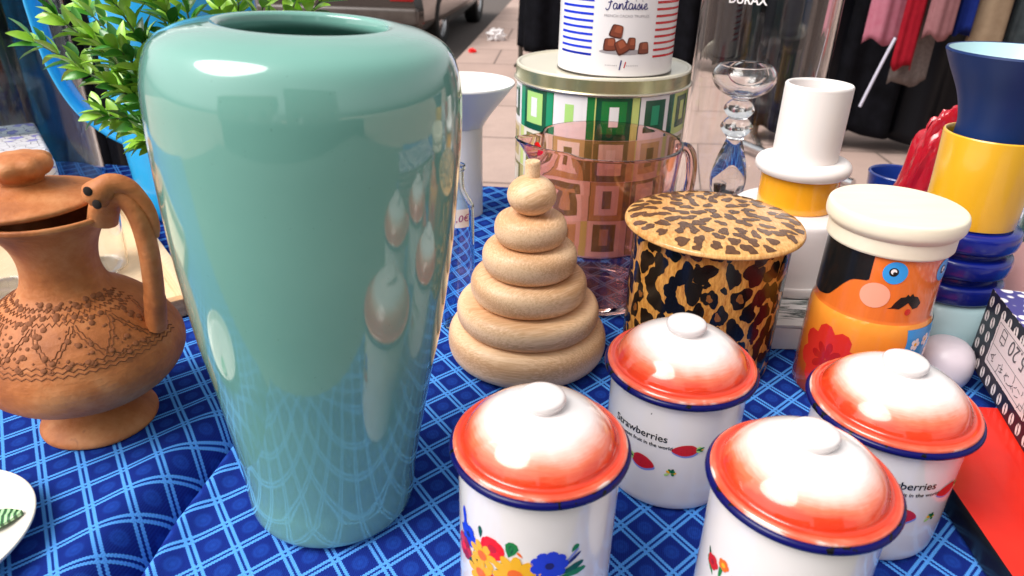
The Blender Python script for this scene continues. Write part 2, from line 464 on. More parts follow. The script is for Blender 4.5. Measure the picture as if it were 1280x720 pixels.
# ------------------------------------------------------------------ the teal vase
b = bmesh.new()
outer = spl([(.0555, 0), (.0605, .004), (.0625, .02), (.0645, .0453), (.0745, .1173), (.0806, .1564), (.0868, .2159), (.0896, .2691), (.0899, .300), (.0882, .3200), (.0822, .3355), (.0705, .3428), (.058, .3460), (.0500, .3470)], 6)
inner = spl([(.0500, .3470), (.0475, .3464), (.0460, .3442), (.0468, .338), (.058, .330), (.078, .313), (.084, .29), (.081, .22), (.066, .10), (.053, .012), (0, .010)], 5)
lathe(b, [(0, 0)] + outer + inner[1:], 128)
v = tag(finish('vase', b, M['teal'], loc=(VB[0], VB[1], TZ + .0025), rot=(0, R(2.6), 0), sharp=60), 'tall glossy teal ceramic vase with a small dark mouth, tapering to its foot', 'vase')

# ------------------------------------------------------------------ enamel canisters
def can_body(r, h, deco):
    b = bmesh.new()
    prof = [(r * .90, 0)] + spl([(r * .90, 0), (r * .955, .0015), (r * .985, .006), (r * .995, .014), (r, .03), (r, h * .6), (r * 1.004, h)], 4)
    lathe(b, [(0, .0005)] + prof + [(r * .985, h), (r * .975, h * .9), (r * .97, .01), (0, .01)], 96)
    deco(b, lambda z: r * (1 if z > .028 else 1 - .005 * (.03 - z) / .016)); return b
def canister(loc, r, h, rl, label, deco, lid_rot, tilt=(0, 0, 0)):
    t = thing('enamel_canister', loc, label, 'canister', 'enamel canisters', tilt)
    finish('body', can_body(r, h, deco), [M[k] for k in DECO_M], t)
    b = bmesh.new()                                # rolled rim
    ring = [(rl + .0023 * math.cos(a), h + .0005 + .0026 * math.sin(a)) for a in (2 * math.pi * k / 12 for k in range(13))]
    lathe(b, ring, 96); finish('rim', b, M['blue_rim'], t)
    k = rl / .0572
    b = bmesh.new(); q = .0572
    prof = spl([(q * .985, .0005), (q * 1.0, .0022), (q * .995, .0042), (q * .955, .0056), (q * .915, .0052), (q * .885, .0060), (q * .86, .0092), (q * .79, .0150), (q * .66, .0212), (q * .50, .0264), (q * .34, .0296), (q * .2, .0308)], 5)
    lathe(b, [(q * .9, .0005)] + prof + [(0, .0308)], 96)
    lid = finish('lid', b, M['lid'], t, loc=(0, 0, h + .0012), rot=(0, 0, lid_rot)); lid.scale = (k, k, k * 1.0)
    b = bmesh.new()
    lathe(b, [(q * .265, .0280)] + spl([(q * .266, .0300), (q * .272, .0318), (q * .300, .0338), (q * .308, .0362), (q * .280, .0386), (q * .18, .0402), (0, .0406)], 5), 48)
    kn = finish('knob', b, M['white_enamel'], lid); kn.scale = (.86, .86, 1)
    return t
DECO_M = ['white_enamel', 'black_ink', 'red_ink', 'dark_red_ink', 'bright_red_ink', 'blue_ink', 'navy_ink', 'shadow_ink', 'yellow_ink', 'orange_ink', 'green_ink', 'dark_green_ink', 'lime_ink']
DI = {k: i for i, k in enumerate(DECO_M)}
def strawberry(b, rf, phi, z, w, h, ang=0, red='red_ink', flip=1):
    # a berry lying on its side, hull leaves on its left (flip = -1: right)
    pts = spl([(-.50, .12), (-.30, .42), (.05, .46), (.36, .30), (.55, .02), (.42, -.22), (.10, -.46), (-.25, -.44), (-.48, -.20), (-.50, .12)], 4)[:-1]
    c, s = math.cos(ang), math.sin(ang)
    T = lambda L, dx=0, dy=0, k=1: [((x * w * k * flip + dx) * c - (y * h * k + dy) * s, (x * w * k * flip + dx) * s + (y * h * k + dy) * c) for x, y in L]
    wrap_poly(b, T(pts, .0006, -.0016, 1.04), phi, z, rf, DI['shadow_ink'], .0002)
    wrap_poly(b, T(pts), phi, z, rf, DI[red], .0004)
    for i, (a, l, m) in enumerate(((2.3, .32, 'lime_ink'), (2.8, .4, 'green_ink'), (3.3, .36, 'yellow_ink'), (3.7, .36, 'green_ink'), (4.1, .3, 'lime_ink'), (3.05, .25, 'dark_green_ink'))):
        wrap_poly(b, T(petal(l, .14, a, -.42, .0)), phi, z, rf, DI[m], .0005 + i * .00004)
    for i in range(9):
        px, py = -.28 + .22 * (i % 4), -.22 + .2 * (i // 4) + .05 * (i % 2)
        wrap_poly(b, T(disc(.018, .03, 6, px, py)), phi, z, rf, DI['dark_red_ink'], .00055)
def sprig(b, rf, phi, z, k=1):
    for i, (a, l, m) in enumerate(((.2, 1, 'yellow_ink'), (.7, .9, 'green_ink'), (1.2, 1.1, 'dark_green_ink'), (1.9, 1, 'green_ink'), (2.5, .9, 'yellow_ink'), (3.6, 1.1, 'lime_ink'), (-.4, .7, 'green_ink'))):
        wrap_poly(b, petal(.0045 * k * l, .0022 * k, a), phi, z, rf, DI[m], .0004 + i * .00003)
def deco_strawberry(dphi, dz, s):
    def f(b, rf):
        t = text_bm('Strawberries', .0088 * s, offset=.0001); wrap_bm(b, t, -48 + dphi, .0655 + dz, rf, DI['black_ink'], .0004)
        t = text_bm('The sweet fruit in the world', .0044 * s, offset=.00008); wrap_bm(b, t, -46 + dphi, .0595 + dz, rf, DI['black_ink'], .0004)
        strawberry(b, rf, -41 + dphi, .0425 + dz, .017 * s, .0125 * s, -.15, 'red_ink', 1)
        strawberry(b, rf, -8 + dphi, .0605 + dz, .018 * s, .0105 * s, .1, 'red_ink', -1)
        sprig(b, rf, -17 + dphi, .0380 + dz, s)
        strawberry(b, rf, 100 + dphi, .05, .018, .012, .1); strawberry(b, rf, 150 + dphi, .055, .018, .012, -.3, flip=-1)
    return f
def flower(b, rf, phi, z, r, n, pw, mats, core, cr, off=.0003, a0=0, cx=0):
    for i in range(n):
        wrap_poly(b, petal(r, pw, a0 + 2 * math.pi * i / n), phi, z, rf, DI[mats[i % len(mats)]], off + (i % 3) * .00004)
    wrap_poly(b, disc(cr, n=12), phi, z, rf, DI[core], off + .00016)
def leaf(b, rf, phi, z, l, w, ang, m='green_ink', off=.00025):
    wrap_poly(b, petal(l, w, ang, r0=0), phi, z, rf, DI[m], off)
def deco_flowers(b, rf, dphi=0, dz=0):
    F = lambda phi, z, *a, **k: flower(b, rf, phi + dphi, z + dz, *a, **k); L = lambda phi, z, *a, **k: leaf(b, rf, phi + dphi, z + dz, *a, **k)
    for phi, z, l, w, a, m in ((-62, .088, .016, .005, 1.7, 'blue_ink'), (-58, .080, .012, .006, 2.4, 'dark_green_ink'), (-50, .078, .013, .006, 2.0, 'green_ink'), (-46, .076, .014, .006, -2.2, 'dark_green_ink'),
                               (-30, .082, .014, .005, -.7, 'dark_green_ink'), (-29, .079, .016, .006, -.3, 'green_ink'), (-31, .076, .015, .006, -.05, 'dark_green_ink'), (-27, .083, .012, .005, -.1, 'green_ink'), (-21, .089, .0125, .008, 1.35, 'green_ink'),
                               (-19, .092, .0065, .003, 1.6, 'dark_green_ink'), (-3, .079, .012, .007, 2.6, 'green_ink'), (12, .078, .018, .005, .35, 'dark_green_ink'), (12, .076, .019, .005, .12, 'green_ink'), (13, .081, .018, .0025, .7, 'navy_ink'), (14, .083, .017, .002, .85, 'shadow_ink'),
                               (22, .094, .0065, .004, .9, 'green_ink'), (-11, .091, .005, .002, 2.3, 'orange_ink'), (-44, .093, .009, .0035, 1.6, 'dark_green_ink'), (4, .073, .014, .006, -.3, 'green_ink'), (-8, .062, .018, .007, -.8, 'dark_green_ink'), (-24, .062, .018, .007, -2.2, 'green_ink')): L(phi, z, l, w, a, m)
    F(-58, .0865, .0085, 6, .007, ['blue_ink'], 'navy_ink', .002)
    F(-64, .073, .009, 6, .008, ['red_ink', 'dark_red_ink'], 'bright_red_ink', .003, off=.0005)
    F(-33.5, .0905, .0082, 5, .0105, ['bright_red_ink'], 'red_ink', .003, a0=.4)
    F(-42, .0805, .0105, 7, .0056, ['yellow_ink'], 'orange_ink', .0035, off=.0004, a0=.2)
    F(-43, .0655, .0115, 8, .0056, ['yellow_ink'], 'orange_ink', .004, off=.00055)
    F(-15.5, .0765, .0150, 10, .0064, ['yellow_ink'], 'orange_ink', .0048, off=.0005, a0=.3)
    F(7, .0865, .0112, 9, .0078, ['blue_ink'], 'navy_ink', .0026, off=.0005)
    F(2, .0705, .0085, 7, .0048, ['yellow_ink'], 'orange_ink', .003, off=.0006)
    F(-30, .060, .0105, 7, .009, ['bright_red_ink', 'red_ink'], 'dark_red_ink', .003); F(-5, .055, .0105, 8, .008, ['blue_ink'], 'yellow_ink', .003)
def deco_stems(b, rf):
    L = lambda phi, z, *a, **k: leaf(b, rf, phi, z, *a, **k)
    for phi, z, l, w, a, m in ((-72, .066, .018, .0025, 2.0, 'dark_green_ink'), (-72, .0665, .012, .004, 2.2, 'green_ink'), (-66, .068, .014, .003, 1.5, 'green_ink'), (-62, .066, .013, .004, 1.0, 'dark_green_ink'), (-49, .068, .013, .0025, 2.0, 'dark_green_ink'), (-45, .066, .014, .003, 1.6, 'green_ink')): L(phi, z, l, w, a, m)
    def F(*a, **k): flower(b, rf, *a, **k)
    F(-63.5, .0815, .0042, 5, .004, ['orange_ink'], 'yellow_ink', .0015); F(-74, .0755, .0052, 5, .005, ['red_ink'], 'dark_red_ink', .0015)
    F(-40, .068, .006, 6, .005, ['red_ink'], 'yellow_ink', .002); F(-56, .058, .010, 8, .007, ['yellow_ink'], 'orange_ink', .003); F(-34, .054, .010, 8, .007, ['blue_ink'], 'navy_ink', .003)
canister((.0185, .3310, 0), .0478, .129, .0510, 'white enamel canister printed with a bouquet of red, yellow and blue flowers', lambda b, rf: deco_flowers(b, rf, 0, -.004), .6)
canister((.1310, .4625, 0), .0518, .101, .0560, 'white enamel canister with strawberry print standing against the leopard tin', deco_strawberry(6, 0, 1), 2.0)
canister((.2720, .4160, 0), .0510, .1015, .0560, 'white enamel canister with strawberry print standing beside the red box', deco_strawberry(39, .004, 1.0), 3.4)
canister((.1650, .3085, 0), .0472, .1255, .0508, 'white enamel canister in the front row with only small green stems and buds showing', deco_stems, 4.6)

# ------------------------------------------------------------------ wooden ring tower
t = thing('stacking_toy', (.0167, .640, 0), 'pale wooden stacking tower of graded rounded rings with a ball and peg on top', 'toy')
t.scale = (1, 1, .965)
def ring_prof(r, z0, z1, ri=.0):
    h = (z1 - z0) / 2; c = (z0 + z1) / 2; e = min(h * .95, r * .6)
    return [(0, z0)] + [(r - e + e * abs(math.cos(a)) ** .70, c + h * math.copysign(abs(math.sin(a)) ** .86, a)) for a in (-math.pi / 2 + math.pi * k / 22 for k in range(23))] + [(0, z1)]
zr = [(.0815, 0, .040), (.0722, .0395, .0680), (.0582, .0675, .0985), (.0468, .098, .1300), (.0352, .1295, .1605)]
for i, (r, z0, z1) in enumerate(zr):
    b = bmesh.new(); lathe(b, ring_prof(r, z0, z1 - .0004), 80); finish('ring', b, M['toy_wood'][i], t, rot=(0, 0, i * 1.3), sharp=60)
b = bmesh.new(); lathe(b, [(0, .1600)] + [(.0235 * math.cos(a), .1795 + .0200 * math.sin(a)) for a in (-1.35 + 2.7 * k / 20 for k in range(21))] + [(0, .1985)], 48)
finish('ball', b, M['toy_wood'][5], t, sharp=60)
b = bmesh.new(); lathe(b, [(0, .195), (.0072, .195), (.0072, .2125), (.0064, .2140), (0, .2143)], 24); finish('peg', b, M['toy_wood'][2], t)

# ------------------------------------------------------------------ leopard tin
t = thing('leopard_tin', (.1935, .6450, 0), 'round tin with a black and orange leopard print and a flat paler leopard lid', 'tin')
b = bmesh.new(); RLp = .0752; lathe(b, [(0, 0), (.0732, 0), (.0748, .0015), (RLp, .004), (RLp, .149), (0, .149)], 96)
rnd = random.Random(21)
for row in range(8):
    nn = 22
    for k in range(nn):
        ph = 360 / nn * (k + .5 * (row % 2)) + rnd.uniform(-3, 3); z = .008 + row * .0192 + rnd.uniform(-.003, .003)
        rx = rnd.uniform(.0068, .0096); ry = min(rnd.uniform(.0085, .0125), z - .003 if z < .014 else 1, (.148 - z))
        if ry < .003: continue
        wrap_poly(b, blob(rnd, rx, ry), ph, z, RLp, 1, .0002 + .00002 * (k % 3))
        if rnd.random() < .22: wrap_poly(b, blob(rnd, rx * .38, ry * .42), ph + rnd.uniform(-1.5, 1.5), z, RLp, 2, .0004)
        if rnd.random() < .35:
            z2 = min(z + .0095, .143); wrap_poly(b, blob(rnd, .003, .0036), ph + 360 / nn * .5, z2, RLp, 1, .0003)
finish('body', b, [M['leopard'], M['spot_black'], M['spot_core']], t)
lp = spl([(.0830, .1450), (.0850, .1463), (.0848, .1483), (.0830, .1503), (.076, .1527), (.060, .1548), (.035, .1558)], 5) + [(0, .1560)]
b = bmesh.new(); lathe(b, [(.0785, .143)] + lp, 96)
def lid_z(r):
    for (r0, z0), (r1, z1) in zip(lp[10:], lp[11:]):
        if r1 <= r <= r0: return z0 + (z1 - z0) * (r0 - r) / max(1e-9, r0 - r1)
    return .1503
pts = []
for _ in range(1600):
    a = rnd.uniform(0, 6.28); r = .0808 * math.sqrt(rnd.random()); q = (r * math.cos(a), r * math.sin(a))
    if all(math.hypot(q[0] - o[0], q[1] - o[1]) > .0120 for o in pts): pts.append(q)
for qx, qy in pts:
    rr_ = math.atan2(qy, qx) + rnd.uniform(-.6, .6); B = blob(rnd, rnd.uniform(.0058, .0082), rnd.uniform(.0042, .0060)); c_, s_ = math.cos(rr_), math.sin(rr_)
    tb_ = bmesh.new(); f = tb_.faces.new([tb_.verts.new((qx + x * c_ - y * s_, qy + x * s_ + y * c_, 0)) for x, y in B]); bmesh.ops.triangulate(tb_, faces=[f])
    for _ in range(2):
        bmesh.ops.subdivide_edges(tb_, edges=[e for e in tb_.edges if e.calc_length() > .004], cuts=1); bmesh.ops.triangulate(tb_, faces=tb_.faces[:])
    for v2 in tb_.verts:
        r = math.hypot(v2.co.x, v2.co.y)
        if r > .0825: v2.co.x *= .0825 / r; v2.co.y *= .0825 / r; r = .0825
        v2.co.z = lid_z(r) + .0004
    for f in tb_.faces: f.material_index = 1
    bmesh.ops.recalc_face_normals(tb_, faces=tb_.faces[:])
    if tb_.faces[0].normal.z < 0: bmesh.ops.reverse_faces(tb_, faces=tb_.faces[:])
    merge(b, tb_)
finish('lid', b, [M['leopard_top'], M['spot_brown']], t, sharp=50)

# ------------------------------------------------------------------ painted man canister
DECO_MAN = ['man_body', 'man_face', 'black_ink', 'sky_ink', 'white_ink', 'pink_ink', 'man_red', 'man_deep_red', 'yellow_ink']
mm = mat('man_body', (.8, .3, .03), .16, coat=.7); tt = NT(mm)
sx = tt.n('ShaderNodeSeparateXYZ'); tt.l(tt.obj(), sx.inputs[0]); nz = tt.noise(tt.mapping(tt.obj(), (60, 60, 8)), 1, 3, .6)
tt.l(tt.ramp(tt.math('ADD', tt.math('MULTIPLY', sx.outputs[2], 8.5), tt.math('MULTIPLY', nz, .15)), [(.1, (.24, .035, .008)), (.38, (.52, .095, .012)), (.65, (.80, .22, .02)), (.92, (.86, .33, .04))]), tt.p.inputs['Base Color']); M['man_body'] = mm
M['man_face'] = varied('man_face', (.72, .145, .018), (.82, .19, .03), 1, .16, stretch=(70, 70, 9), coat=.7)
M['man_red'] = mat('man_red', (.62, .025, .015), .16, coat=.7); M['man_deep_red'] = mat('man_deep_red', (.42, .012, .01), .16, coat=.7)
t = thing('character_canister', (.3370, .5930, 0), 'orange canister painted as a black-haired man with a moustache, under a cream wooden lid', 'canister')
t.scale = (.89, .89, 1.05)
b = bmesh.new()
rb = lambda z: .0600 if z < .07 else (.0600 - .0002 * (z - .07) / .008 if z < .078 else .0598 - .0010 * (z - .078) / .0085)
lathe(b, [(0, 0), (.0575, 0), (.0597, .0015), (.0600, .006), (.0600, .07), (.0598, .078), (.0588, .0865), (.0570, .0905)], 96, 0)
lathe(b, [(.0570, .0905), (.0562, .0925), (.0557, .12), (.0555, .150), (0, .150)], 96, 1)
rh = lambda z: .0562 - .0007 * (z - .0925) / .057
I = {k: i for i, k in enumerate(DECO_MAN)}
def DP(pts): return [((p - 0) * .0559 * math.pi / 180, z) for p, z in pts]
hair = DP(spl([(-36.5, .150), (-36.5, .128)], 3)) + DP(spl([(-36.5, .127), (-50, .1245), (-58, .119), (-68, .108), (-76, .101), (-90, .0975)], 4)[1:]) + DP([(-150, .0975), (-150, .150)])
wrap_poly(b, hair, 0, 0, rh, I['black_ink'])
def ell(phi, z, rx, rz, m, off=.0003, rot=0): wrap_poly(b, disc(rx, rz, 26, rot=rot), phi, z, rh, I[m], off)
for ph in (-15.5, 41):
    ell(ph, .1375, .0110, .0098, 'sky_ink'); ell(ph - 1.5 if ph < 0 else ph - 2, .1382, .0042, .0038, 'black_ink', .00045); ell(ph - 1.6 if ph < 0 else ph - 2, .1386, .0026, .0024, 'white_ink', .0006); ell(ph - .4 if ph < 0 else ph, .1372, .0016, .0015, 'black_ink', .0007)
ell(-28, .1155, .0135, .0112, 'pink_ink')
mus = [(-.0185, -.0075), (-.0150, -.0062), (-.0125, -.0015), (-.0085, .0035), (-.0040, .0042), (-.0022, .0066), (0, .0046), (.0022, .0074), (.0042, .0048), (.0085, .0040), (.0125, -.0005), (.0135, -.0022), (.0110, -.0062), (.0065, -.0072), (.0030, -.0040), (0, -.0012), (-.0035, -.0042), (-.0075, -.0072), (-.0120, -.0068)]
wrap_poly(b, mus, 4.5, .1130, rh, I['black_ink']); ell(6.5, .1032, .0030, .0030, 'man_red', .0004)
for k in range(8):
    a = 2 * math.pi * k / 8 + .25
    wrap_poly(b, petal(.0340, .0215, a, r0=.02), -56, .0440, rb, I['man_red'], .0003 + .00005 * (k % 2))
    wrap_poly(b, petal(.0175, .0075, a + .39, r0=.02), -56, .0440, rb, I['man_deep_red'], .00045)
cuff = [((p) * .06 * math.pi / 180, z) for p, z in spl([(11, .0868), (13, .075), (12.5, .065), (16, .055), (15, .042), (24, .032)], 4)] + [(p * .06 * math.pi / 180, z) for p, z in ((75, .032), (75, .0868))]
wrap_poly(b, cuff, 0, 0, rb, I['sky_ink'])
for ph, z, s in ((24, .072, .006), (31, .055, .005), (38, .074, .006), (48, .06, .006), (21, .048, .004)):
    for k in range(5): wrap_poly(b, petal(s, s * .8, 2 * math.pi * k / 5), ph, z, rb, I['white_ink'], .0005)
    wrap_poly(b, disc(s * .3, n=8), ph, z, rb, I['yellow_ink'], .0006)
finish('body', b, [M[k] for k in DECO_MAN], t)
b = bmesh.new()
lathe(b, [(0, .1495), (.0582, .1495), (.0592, .1508), (.0592, .1630)] + spl([(.0592, .1630), (.0620, .1655), (.0640, .1690), (.0643, .1740), (.0632, .1785), (.0612, .1800)], 4) + [(.040, .1797), (0, .1797)], 96)
finish('lid', b, M['cream_wood'], t)

# ------------------------------------------------------------------ marbled box and white stepped jar
mb = mat('marbled_top', (.7, .7, .7), .3, coat=.3); tt = NT(mb); vv = tt.obj()
w = tt.noise(tt.mapping(vv, (9, 40, 9), (0, 0, -.12)), 1.6, 5, .65, .5)
tt.l(tt.ramp(w, [(.0, (.70, .70, .70)), (.48, (.72, .72, .71)), (.53, (.16, .20, .19)), (.565, (.02, .03, .03)), (.61, (.4, .44, .43)), (.74, (.70, .69, .70))]), tt.p.inputs['Base Color']); M['marble'] = mb
t = thing('marbled_box', (.335, .770, 0), 'flat white box with a black-veined marbled top under the white stepped jar', 'box')
b = bmesh.new(); box(b, -.063, .063, -.116, .115, 0, .0265, 0, .002); finish('base', b, M['matt_white'], t)
b = bmesh.new(); box(b, -.0645, .0645, -.1165, .1165, .0270, .0305, 0, .001); finish('lid', b, mb, t)
M['orange_glaze'] = varied('orange_glaze', (.80, .33, .012), (.84, .38, .02), 14, .2, coat=.5)
t = thing('stepped_jar', (.3240, .7800, .031), 'white stepped ceramic jar with an orange band, standing on the marbled box', 'jar')
b = bmesh.new(); lathe(b, [(0, 0), (.066, 0)] + spl([(.066, 0), (.0690, .002), (.0690, .012), (.0670, .016), (.0670, .05), (.0680, .080), (.0660, .086), (.062, .0885)], 3) + [(0, .0885)], 80); finish('body', b, M['white_porcelain'], t)
b = bmesh.new(); lathe(b, [(0, .0887), (.0415, .0887), (.0425, .0900), (.0425, .1265), (0, .1265)], 64); finish('band', b, M['orange_glaze'], t)
b = bmesh.new(); lathe(b, [(0, .1267)] + [(.0430 + .0085 * math.cos(a), .1357 + .0085 * math.sin(a)) for a in (-math.pi / 2 + math.pi * k / 12 for k in range(13))] + [(0, .1442)], 72); finish('collar', b, M['matt_white'], t)
b = bmesh.new(); lathe(b, shell([(.0345, .1440), (.0350, .1455), (.0350, .2235)], .0042), 64); finish('cup', b, M['matt_white'], t)

# ------------------------------------------------------------------ green patterned tin with the truffle tin on it
for k_, c_ in (('beige_ink', (.70, .58, .44)), ('olive_ink', (.20, .18, .055)), ('tan_ink', (.50, .38, .15)), ('cream_ink', (.78, .70, .58))): M[k_] = mat(k_, c_, .25)
DG = ['beige_ink', 'olive_ink', 'tan_ink', 'cream_ink', 'matt_white', 'dark_green_ink', 'lime_ink', 'white_ink', 'mid_green_ink', 'yellow_green_ink', 'green_ink']; gi = {k: i for i, k in enumerate(DG)}
M['cream_metal'] = mat('cream_lacquer', (.72, .66, .52), .28, metal=.25, coat=.3); M['olive_metal'] = mat('olive_gold_metal', (.42, .42, .24), .26, metal=.75); M['rolled_edge'] = mat('rolled_edge', (.66, .58, .46), .25, metal=.8)
t = thing('patterned_tin', (.1160, .9920, 0), 'large round tin printed with green, lime and white squares, with a cream lid', 'tin')
t.scale = (1, 1, 1.055)
b = bmesh.new(); RG = .1155
lathe(b, [(0, 0), (.1145, 0), (RG, .002), (RG, .2045), (0, .2045)], 128, gi['matt_white'])
cols = [('white_ink', 'dark_green_ink', 'white_ink', 'mid_green_ink'), ('dark_green_ink', 'lime_ink', 'white_ink', 'mid_green_ink'), ('white_ink', 'white_ink', 'lime_ink', 'green_ink'), ('dark_green_ink', 'green_ink', 'white_ink', 'yellow_green_ink'), ('white_ink', 'dark_green_ink', 'mid_green_ink', 'dark_green_ink'), ('yellow_green_ink', 'dark_green_ink', 'yellow_green_ink', 'mid_green_ink')]
cw = R(27.7) * RG
cols2 = [('cream_ink', 'olive_ink', 'tan_ink', 'beige_ink'), ('tan_ink', 'cream_ink', 'olive_ink', 'olive_ink'), ('olive_ink', 'beige_ink', 'cream_ink', 'tan_ink'), ('beige_ink', 'tan_ink', 'olive_ink', 'yellow_green_ink')]
for row in range(4):
    zc = .1790 - row * .0505; hh = .0500
    for k in range(13):
        ph = -79 + k * 27.7; o, i_, c_, g_ = cols[k % 6] if row == 0 else cols2[(k + row * 3) % 4]
        wrap_poly(b, rect(cw, hh), ph, zc, RG, gi[g_], .00015); wrap_poly(b, rect(cw * .80, hh), ph - 2, zc, RG, gi[o], .0003)
        wrap_poly(b, rect(cw * .56, hh * .76, 0, .002), ph - 2, zc, RG, gi[i_], .00045); wrap_poly(b, rect(cw * .21, hh * .46, 0, .003), ph - 2, zc, RG, gi[c_], .0006)
finish('body', b, [M[k] for k in DG], t)
b = bmesh.new(); RL = .1172
lathe(b, [(RL - .001, .2050)] + spl([(RL - .001, .2050), (RL + .0022, .2058), (RL + .0022, .2078), (RL, .2088)], 3), 128, 2)
lathe(b, [(RL, .2088), (RL, .2230)], 128, 1)
lathe(b, spl([(RL, .2230), (RL - .001, .2258), (RL - .004, .2262), (RL - .006, .2245), (RL - .010, .2240)], 3) + [(0, .2240)], 128, 0)
finish('lid', b, [M['cream_metal'], M['olive_metal'], M['rolled_edge']], t)
DT = ['white_ink', 'blue_ink', 'red_ink', 'navy_ink', 'grey_ink', 'brown_ink', 'dark_brown_ink', 'light_brown_ink']; di = {k: i for i, k in enumerate(DT)}
t = thing('truffle_tin', (.1262, .9600, .2366), 'white truffle tin with blue and red stripes, standing on the green patterned tin', 'tin')
t.scale = (.97, .97, .92)
b = bmesh.new(); RT = .0755
lathe(b, [(0, .001), (RT - .001, .001), (RT, .0025), (RT, .165), (0, .165)], 96)
for k in range(17):
    z = .0283 + k * .0083
    if z > .16: break
    wrap_poly(b, rect(.0545, .0030), -51, z, RT, di['blue_ink']); wrap_poly(b, rect(.062, .0030), 54, z - .001, RT, di['red_ink'])
wrap_poly(b, rect(.0545, .0030), -51, .0283, RT, di['blue_ink'])
# hand-lettered word
x = 0; ST = []
def add(strokes, adv):
    global x
    ST.extend([[(px + x, py) for px, py in s] for s in strokes]); x += adv
add([[(.1, .95), (.35, 1.05), (.75, .98), (1.0, 1.08)], [(.62, 1.0), (.55, .5), (.42, .05), (.2, -.08), (.08, .08)], [(.3, .55), (.55, .58), (.75, .62)]], .78)
A_ = [[(.45, .42), (.25, .5), (.08, .3), (.12, .06), (.28, .02), (.42, .2), (.46, .44)], [(.46, .44), (.45, .15), (.52, .02), (.66, .15)]]
N_ = [[(.0, .1), (.1, .46), (.12, .2), (.1, .02)], [(.1, .05), (.22, .38), (.38, .46), (.44, .25), (.44, .06), (.55, .02), (.64, .15)]]
T_ = [[(.02, .15), (.18, .6), (.22, .9)], [(.22, .9), (.16, .4), (.18, .05), (.32, .02), (.44, .15)], [(.02, .56), (.2, .6), (.42, .64)]]
I_ = [[(.0, .12), (.12, .46), (.12, .12), (.2, .02), (.34, .14)], [(.14, .68), (.17, .72), (.19, .69)]]
S_ = [[(.0, .1), (.2, .48), (.26, .28), (.3, .08), (.15, .0), (.06, .06)], [(.3, .08), (.4, .1)]]
E_ = [[(.0, .14), (.3, .28), (.34, .44), (.2, .46), (.1, .24), (.16, .04), (.36, .04), (.5, .16)]]
for g, a in ((A_, .62), (N_, .62), (T_, .38), (A_, .62), (I_, .32), (S_, .38), (I_, .32), (E_, .5)): add(g, a)
sc_ = .0525 / x
tb_ = ribbon_bm([[((px - x / 2) * sc_, py * sc_ * 1.25) for px, py in s] for s in ST], .0011, 6)
wrap_bm(b, tb_, 0, .0855, RT, di['navy_ink'], .0004)
wrap_bm(b, text_bm('FRENCH CACAO TRUFFLES', .0046), 1, .0760, RT, di['grey_ink'], .0003)
def truffle(ph, z, w, h, rot=0, o=0):
    sq = lambda k, dx=0, dy=0: [(px * w * k + dx, py * h * k + dy) for px, py in spl([(-.42, .30), (-.30, .47), (.28, .48), (.42, .30), (.48, -.32), (.36, -.48), (-.36, -.48), (-.50, -.30), (-.42, .30)], 3)[:-1]]
    rr = lambda P: [(px * math.cos(rot) - py * math.sin(rot), px * math.sin(rot) + py * math.cos(rot)) for px, py in P]
    wrap_poly(b, rr(sq(1)), ph, z, RT, di['dark_brown_ink'], .0003 + o); wrap_poly(b, rr(sq(.86, w * .05, h * .03)), ph, z, RT, di['brown_ink'], .0004 + o); wrap_poly(b, rr(sq(.5, w * .1, h * .16)), ph, z, RT, di['light_brown_ink'], .0005 + o)
wrap_poly(b, disc(.030, .0035, 24), 0, .0335, RT, di['grey_ink'], .0002)
truffle(-13, .0425, .0165, .0165, .05); truffle(7, .0440, .0115, .0160, -.05); truffle(-7.5, .0590, .0165, .0165, -.2, .0003); truffle(-2, .0400, .0165, .0180, .55, .0004); truffle(19.5, .0385, .0150, .0155, .05)
wrap_poly(b, [(-.0012, -.006), (.0003, -.006), (.0022, .0062), (.0006, .0065)], -2, .0170, RT, di['navy_ink'], .0003); wrap_poly(b, [(-.0010, -.0035), (.0003, -.0035), (.0020, .0040), (.0006, .0042)], 2.2, .0172, RT, di['red_ink'], .0003)
for s, ph in ((-1, -10), (1, 10)):
    for k in range(7): wrap_poly(b, rect(.0010, .0012), ph - 5.5 + k * 1.7, .0165, RT, di['grey_ink'], .0003)
finish('body', b, [M[k] for k in DT], t)
b = bmesh.new(); lathe(b, [(0, 0), (RT - .002, 0), (RT + .0006, .0006), (RT + .0006, .0024), (RT - .001, .0028), (0, .0028)], 96); finish('base_rim', b, M['dark_metal'], t)

# ------------------------------------------------------------------ glass wares
t = thing('glass_jug', (.1015, .7800, 0), 'pink tinted glass jug with a pulled spout, behind the leopard tin', 'jug')
def spout(p, a):
    d = ((a - math.pi) + math.pi) % (2 * math.pi) - math.pi
    d = abs(a - R(196)); k = math.exp(-(d / .34) ** 2); zz = max(0, min(1, (p.z - .145) / .045))
    dirv = Vector((math.cos(R(196)), math.sin(R(196)), 0))
    p = p + dirv * .022 * k * zz * zz + Vector((0, 0, .007 * k * zz * zz))
    k2 = math.exp(-((d - .62) / .20) ** 2); return p - Vector((p.x, p.y, 0)) * .10 * k2 * zz
b = bmesh.new()
outer = spl([(.058, 0), (.064, .002), (.068, .010), (.070, .03), (.0745, .09), (.0805, .15), (.0835, .183), (.0840, .188)], 6)
lathe(b, [(0, .001)] + outer + [(.0836, .1905), (.0818, .1905), (.0812, .188), (.0778, .15), (.0718, .09), (.0673, .03), (.064, .012), (0, .010)], 128, 0, spout)
finish('body', b, M['pink_glass'], t, sharp=60)
b = bmesh.new(); tube(b, spl([(.081, .010, .176), (.091, .010, .180), (.099, .010, .168), (.101, .010, .14), (.096, .010, .10), (.084, .010, .07), (.0705, .010, .062)], 8), .0062, 14); finish('handle', b, M['pink_glass'], t, sharp=80)
